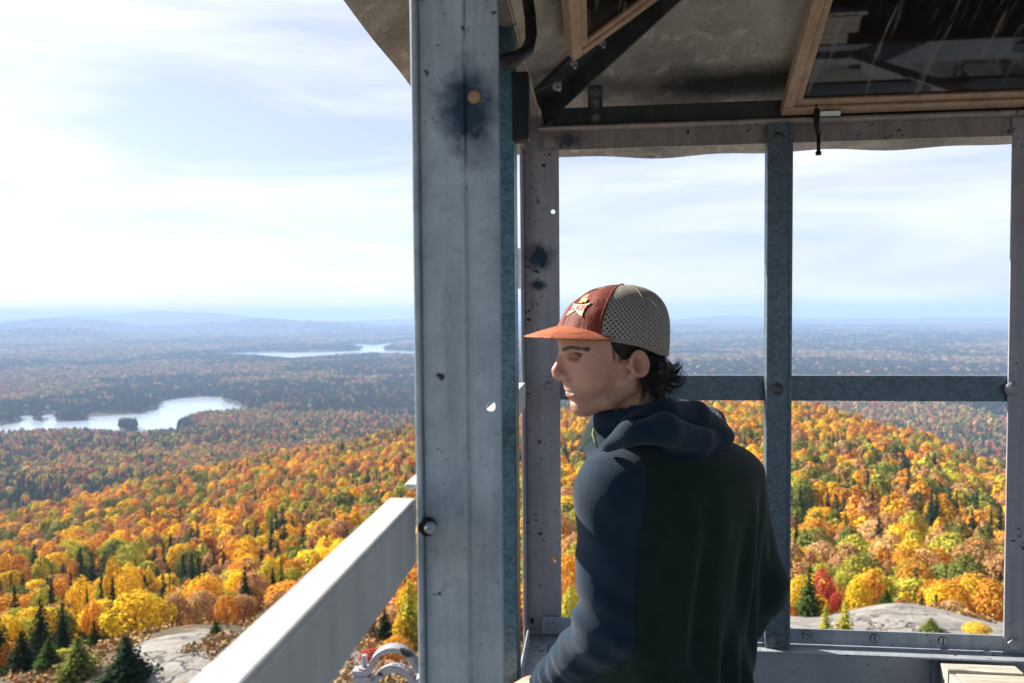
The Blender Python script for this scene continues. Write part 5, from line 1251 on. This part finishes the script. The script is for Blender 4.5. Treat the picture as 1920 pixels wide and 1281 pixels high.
M['p_w'] = NM('cream_embroidery').out((.62, .55, .45), .7); M['p_g'] = NM('green_embroidery').out((.10, .17, .09), .7); M['p_r'] = NM('red_embroidery').out((.55, .05, .03), .7); M['p_y'] = NM('gold_embroidery').out((.62, .42, .16), .7)
star = [(-29, 11), (-15, 8), (0, 7), (15, 8), (29, 13), (24, 5), (22, -4), (23, -17), (12, -12), (0, -5), (-12, -12), (-23, -17), (-22, -4), (-24, 5)]
patch([(x*1.07, y*1.12) for x, y in star], 1.6, 1, 'patch_edge', M['p_g']); patch(star, 2.2, 1, 'patch_face', M['p_w'])
patch([(-10, 12), (-8, 19), (-3, 24), (4, 22), (9, 25), (12, 19), (13, 13), (6, 15), (0, 11), (-5, 14)], 1.8, 1, 'patch_emblem', M['p_y'])
fc2 = bpy.data.curves.new('lettering', 'FONT'); fc2.body = 'SALMON'; fc2.align_x = 'CENTER'; fc2.size = 14; fc2.offset = .25; tmp = bpy.data.objects.new('lettering_tmp', fc2); COL.objects.link(tmp)
dg = bpy.context.evaluated_depsgraph_get(); tm = bpy.data.meshes.new_from_object(tmp.evaluated_get(dg)); bpy.data.objects.remove(tmp)
for v in tm.vertices:
    x, y = v.co.x*.88, v.co.y-4.6; y = y*(1.0+.018*abs(x))+ .0; v.co = Vector(on_dome(x, y, 2.9))
tm.materials.clear(); tm.materials.append(M['p_r']); lo_ = bpy.data.objects.new('lettering', tm); COL.objects.link(lo_); m_ = lo_.modifiers.new('s', 'SOLIDIFY'); m_.thickness = .0006; cpt(lo_)
# --- hair: core mass plus curled strands
def sdf_hair(p):
    q = p.copy(); q[:, 1] = np.abs(q[:, 1])
    d = ell(p, (0, 0, 28), (99.5, 78, 91.5)); d = smax(d, -(ell(p, (0, 0, 28), (90, 68, 82))), 2); d = smax(d, p[:, 0]-(40+.25*(p[:, 2])), 3)
    d = smax(d, -(ell(q, (-2, 84, -21), (24, 16, 27))), 3)
    d = smax(d, -(p[:, 2]+22), 3)
    sb = ell(q, (35, 61.5, 4), (9, 7, 22)); d = smin(d, sb, 4)
    m = ell(p, (-74, 0, -42), (34, 62, 46)); m = smin(m, ell(q, (-58, 46, -48), (24, 28, 40)), 12)
    m = m+2.2*np.sin(p[:, 0]*.22+p[:, 2]*.15+p[:, 1]*.1)+1.4*np.sin(p[:, 1]*.33+p[:, 2]*.2)
    d = smin(d, m, 8); return d
Vr, Qr = mesh_sdf(sdf_hair, (-140, -90, -115), (66, 90, 124), 2.8)
nh = NM('black_brown_hair'); nh.b.inputs['Specular IOR Level'].default_value = .4; nh.bump(nh.noise(nh.coord('Object', (60, 60, 300)), 2, 4), .6, .003); M['hair'] = nh.out((.014, .010, .009), .42)
hair = np_mesh('hair', h2w(Vr), Qr, [M['hair']], person)
mb = MB(); rg = np.random.default_rng(12)
for g_ in range(120):      # curled locks, each a bundle of fine strands
    a_ = rg.uniform(.46, 1.02)*math.pi*(1 if rg.uniform() < .72 else -1); st = np.array([-26+math.cos(a_)*62, math.sin(a_)*66, rg.uniform(-26, 4)])
    out_ = np.array([math.cos(a_)*.7-.55, math.sin(a_)*.45, 0]); L_ = rg.uniform(48, 92); cu = rg.uniform(1.2, 2.0) if rg.uniform() < .38 else rg.uniform(-.7, .25); L_ *= (1.0 if cu > 1 else .8); tw = rg.uniform(-.5, .5); G = [st]; N_ = 9
    for s2_ in range(N_):
        f = (s2_+1)/N_; an_ = -1.45+cu*1.75*f**2.2; dd = out_*math.cos(an_)+np.array([0, 0, math.sin(an_)])+np.array([0, tw*f, 0])+rg.normal(size=3)*.05; dd /= np.linalg.norm(dd); G.append(G[-1]+dd*L_/N_)
    for k in range(18):
        o_ = rg.normal(size=3)*3.2; o2 = rg.normal(size=3)*3.4; ll = int(rg.integers(6, N_+1)); pts = [G[i]+o_*(1-i/N_*.75)+o2*(i/N_)**2*.8 for i in range(ll+1)]; r0 = rg.uniform(.5, .95)*.001
        mb.tube([h2w(q) for q in pts], [r0*(1-.75*(i/ll)**2) for i in range(ll+1)], 4)
for k in range(420):      # sideburn and hair over the ear
    st = np.array([rg.uniform(-30, 46), 0, 0.]); st[2] = rg.uniform(4, 14); st[1] = 77-max(0, st[0])*.26+rg.uniform(-2, 3)
    ln_ = rg.uniform(10, 30) if st[0] > 26 else rg.uniform(5, 10); pts = [st+np.array([0, 0, 6])]
    for s2_ in range(4): pts.append(pts[-1]+np.array([rg.normal()*1.2-1.5, .6-.5*s2_, -ln_/4]))
    mb.tube([h2w(q) for q in pts], [.0005, .0005, .00045, .0004, .0002], 4)
for k in range(60):       # forehead wisps at the far temple
    pass
sh_ = mb.build('strands', M['hair'], smooth=True); sh_.parent = hair
# jacket trims: cord at the collar, zip pull
mb = MB(); a_ = Vector(at(1068, 1196, 1.36)); 
M['cord'] = NM('green_cord').out((.16, .19, .10), .8)
cz = MB(); cz.tube([at(1114, 800, 1.33), at(1112, 815, 1.32), at(1116, 828, 1.31), at(1120, 840, 1.305)], [.0015, .003, .0025, .0015], 8); z_ = cz.build('collar_cord', M['cord'], smooth=True); z_.parent = jk

# ------------------------------------------------------------------ haze: one closed box of even air round everything
mb = MB(); mb.box(-30500, 30500, -30500, 30500, -290, 150)
hm = bpy.data.materials.new('haze_air'); hm.use_nodes = True; ht = hm.node_tree; ht.nodes.clear()
ho = ht.nodes.new('ShaderNodeOutputMaterial'); hv = ht.nodes.new('ShaderNodeVolumePrincipled')
hv.inputs['Color'].default_value = (.48, .67, 1.0, 1); hv.inputs['Density'].default_value = 0.000115; hv.inputs['Anisotropy'].default_value = 0.0
ht.links.new(hv.outputs[0], ho.inputs['Volume'])
hz = mb.build('haze', hm); hz['kind'] = 'stuff'; hz['label'] = 'thin blue air haze over the whole valley'
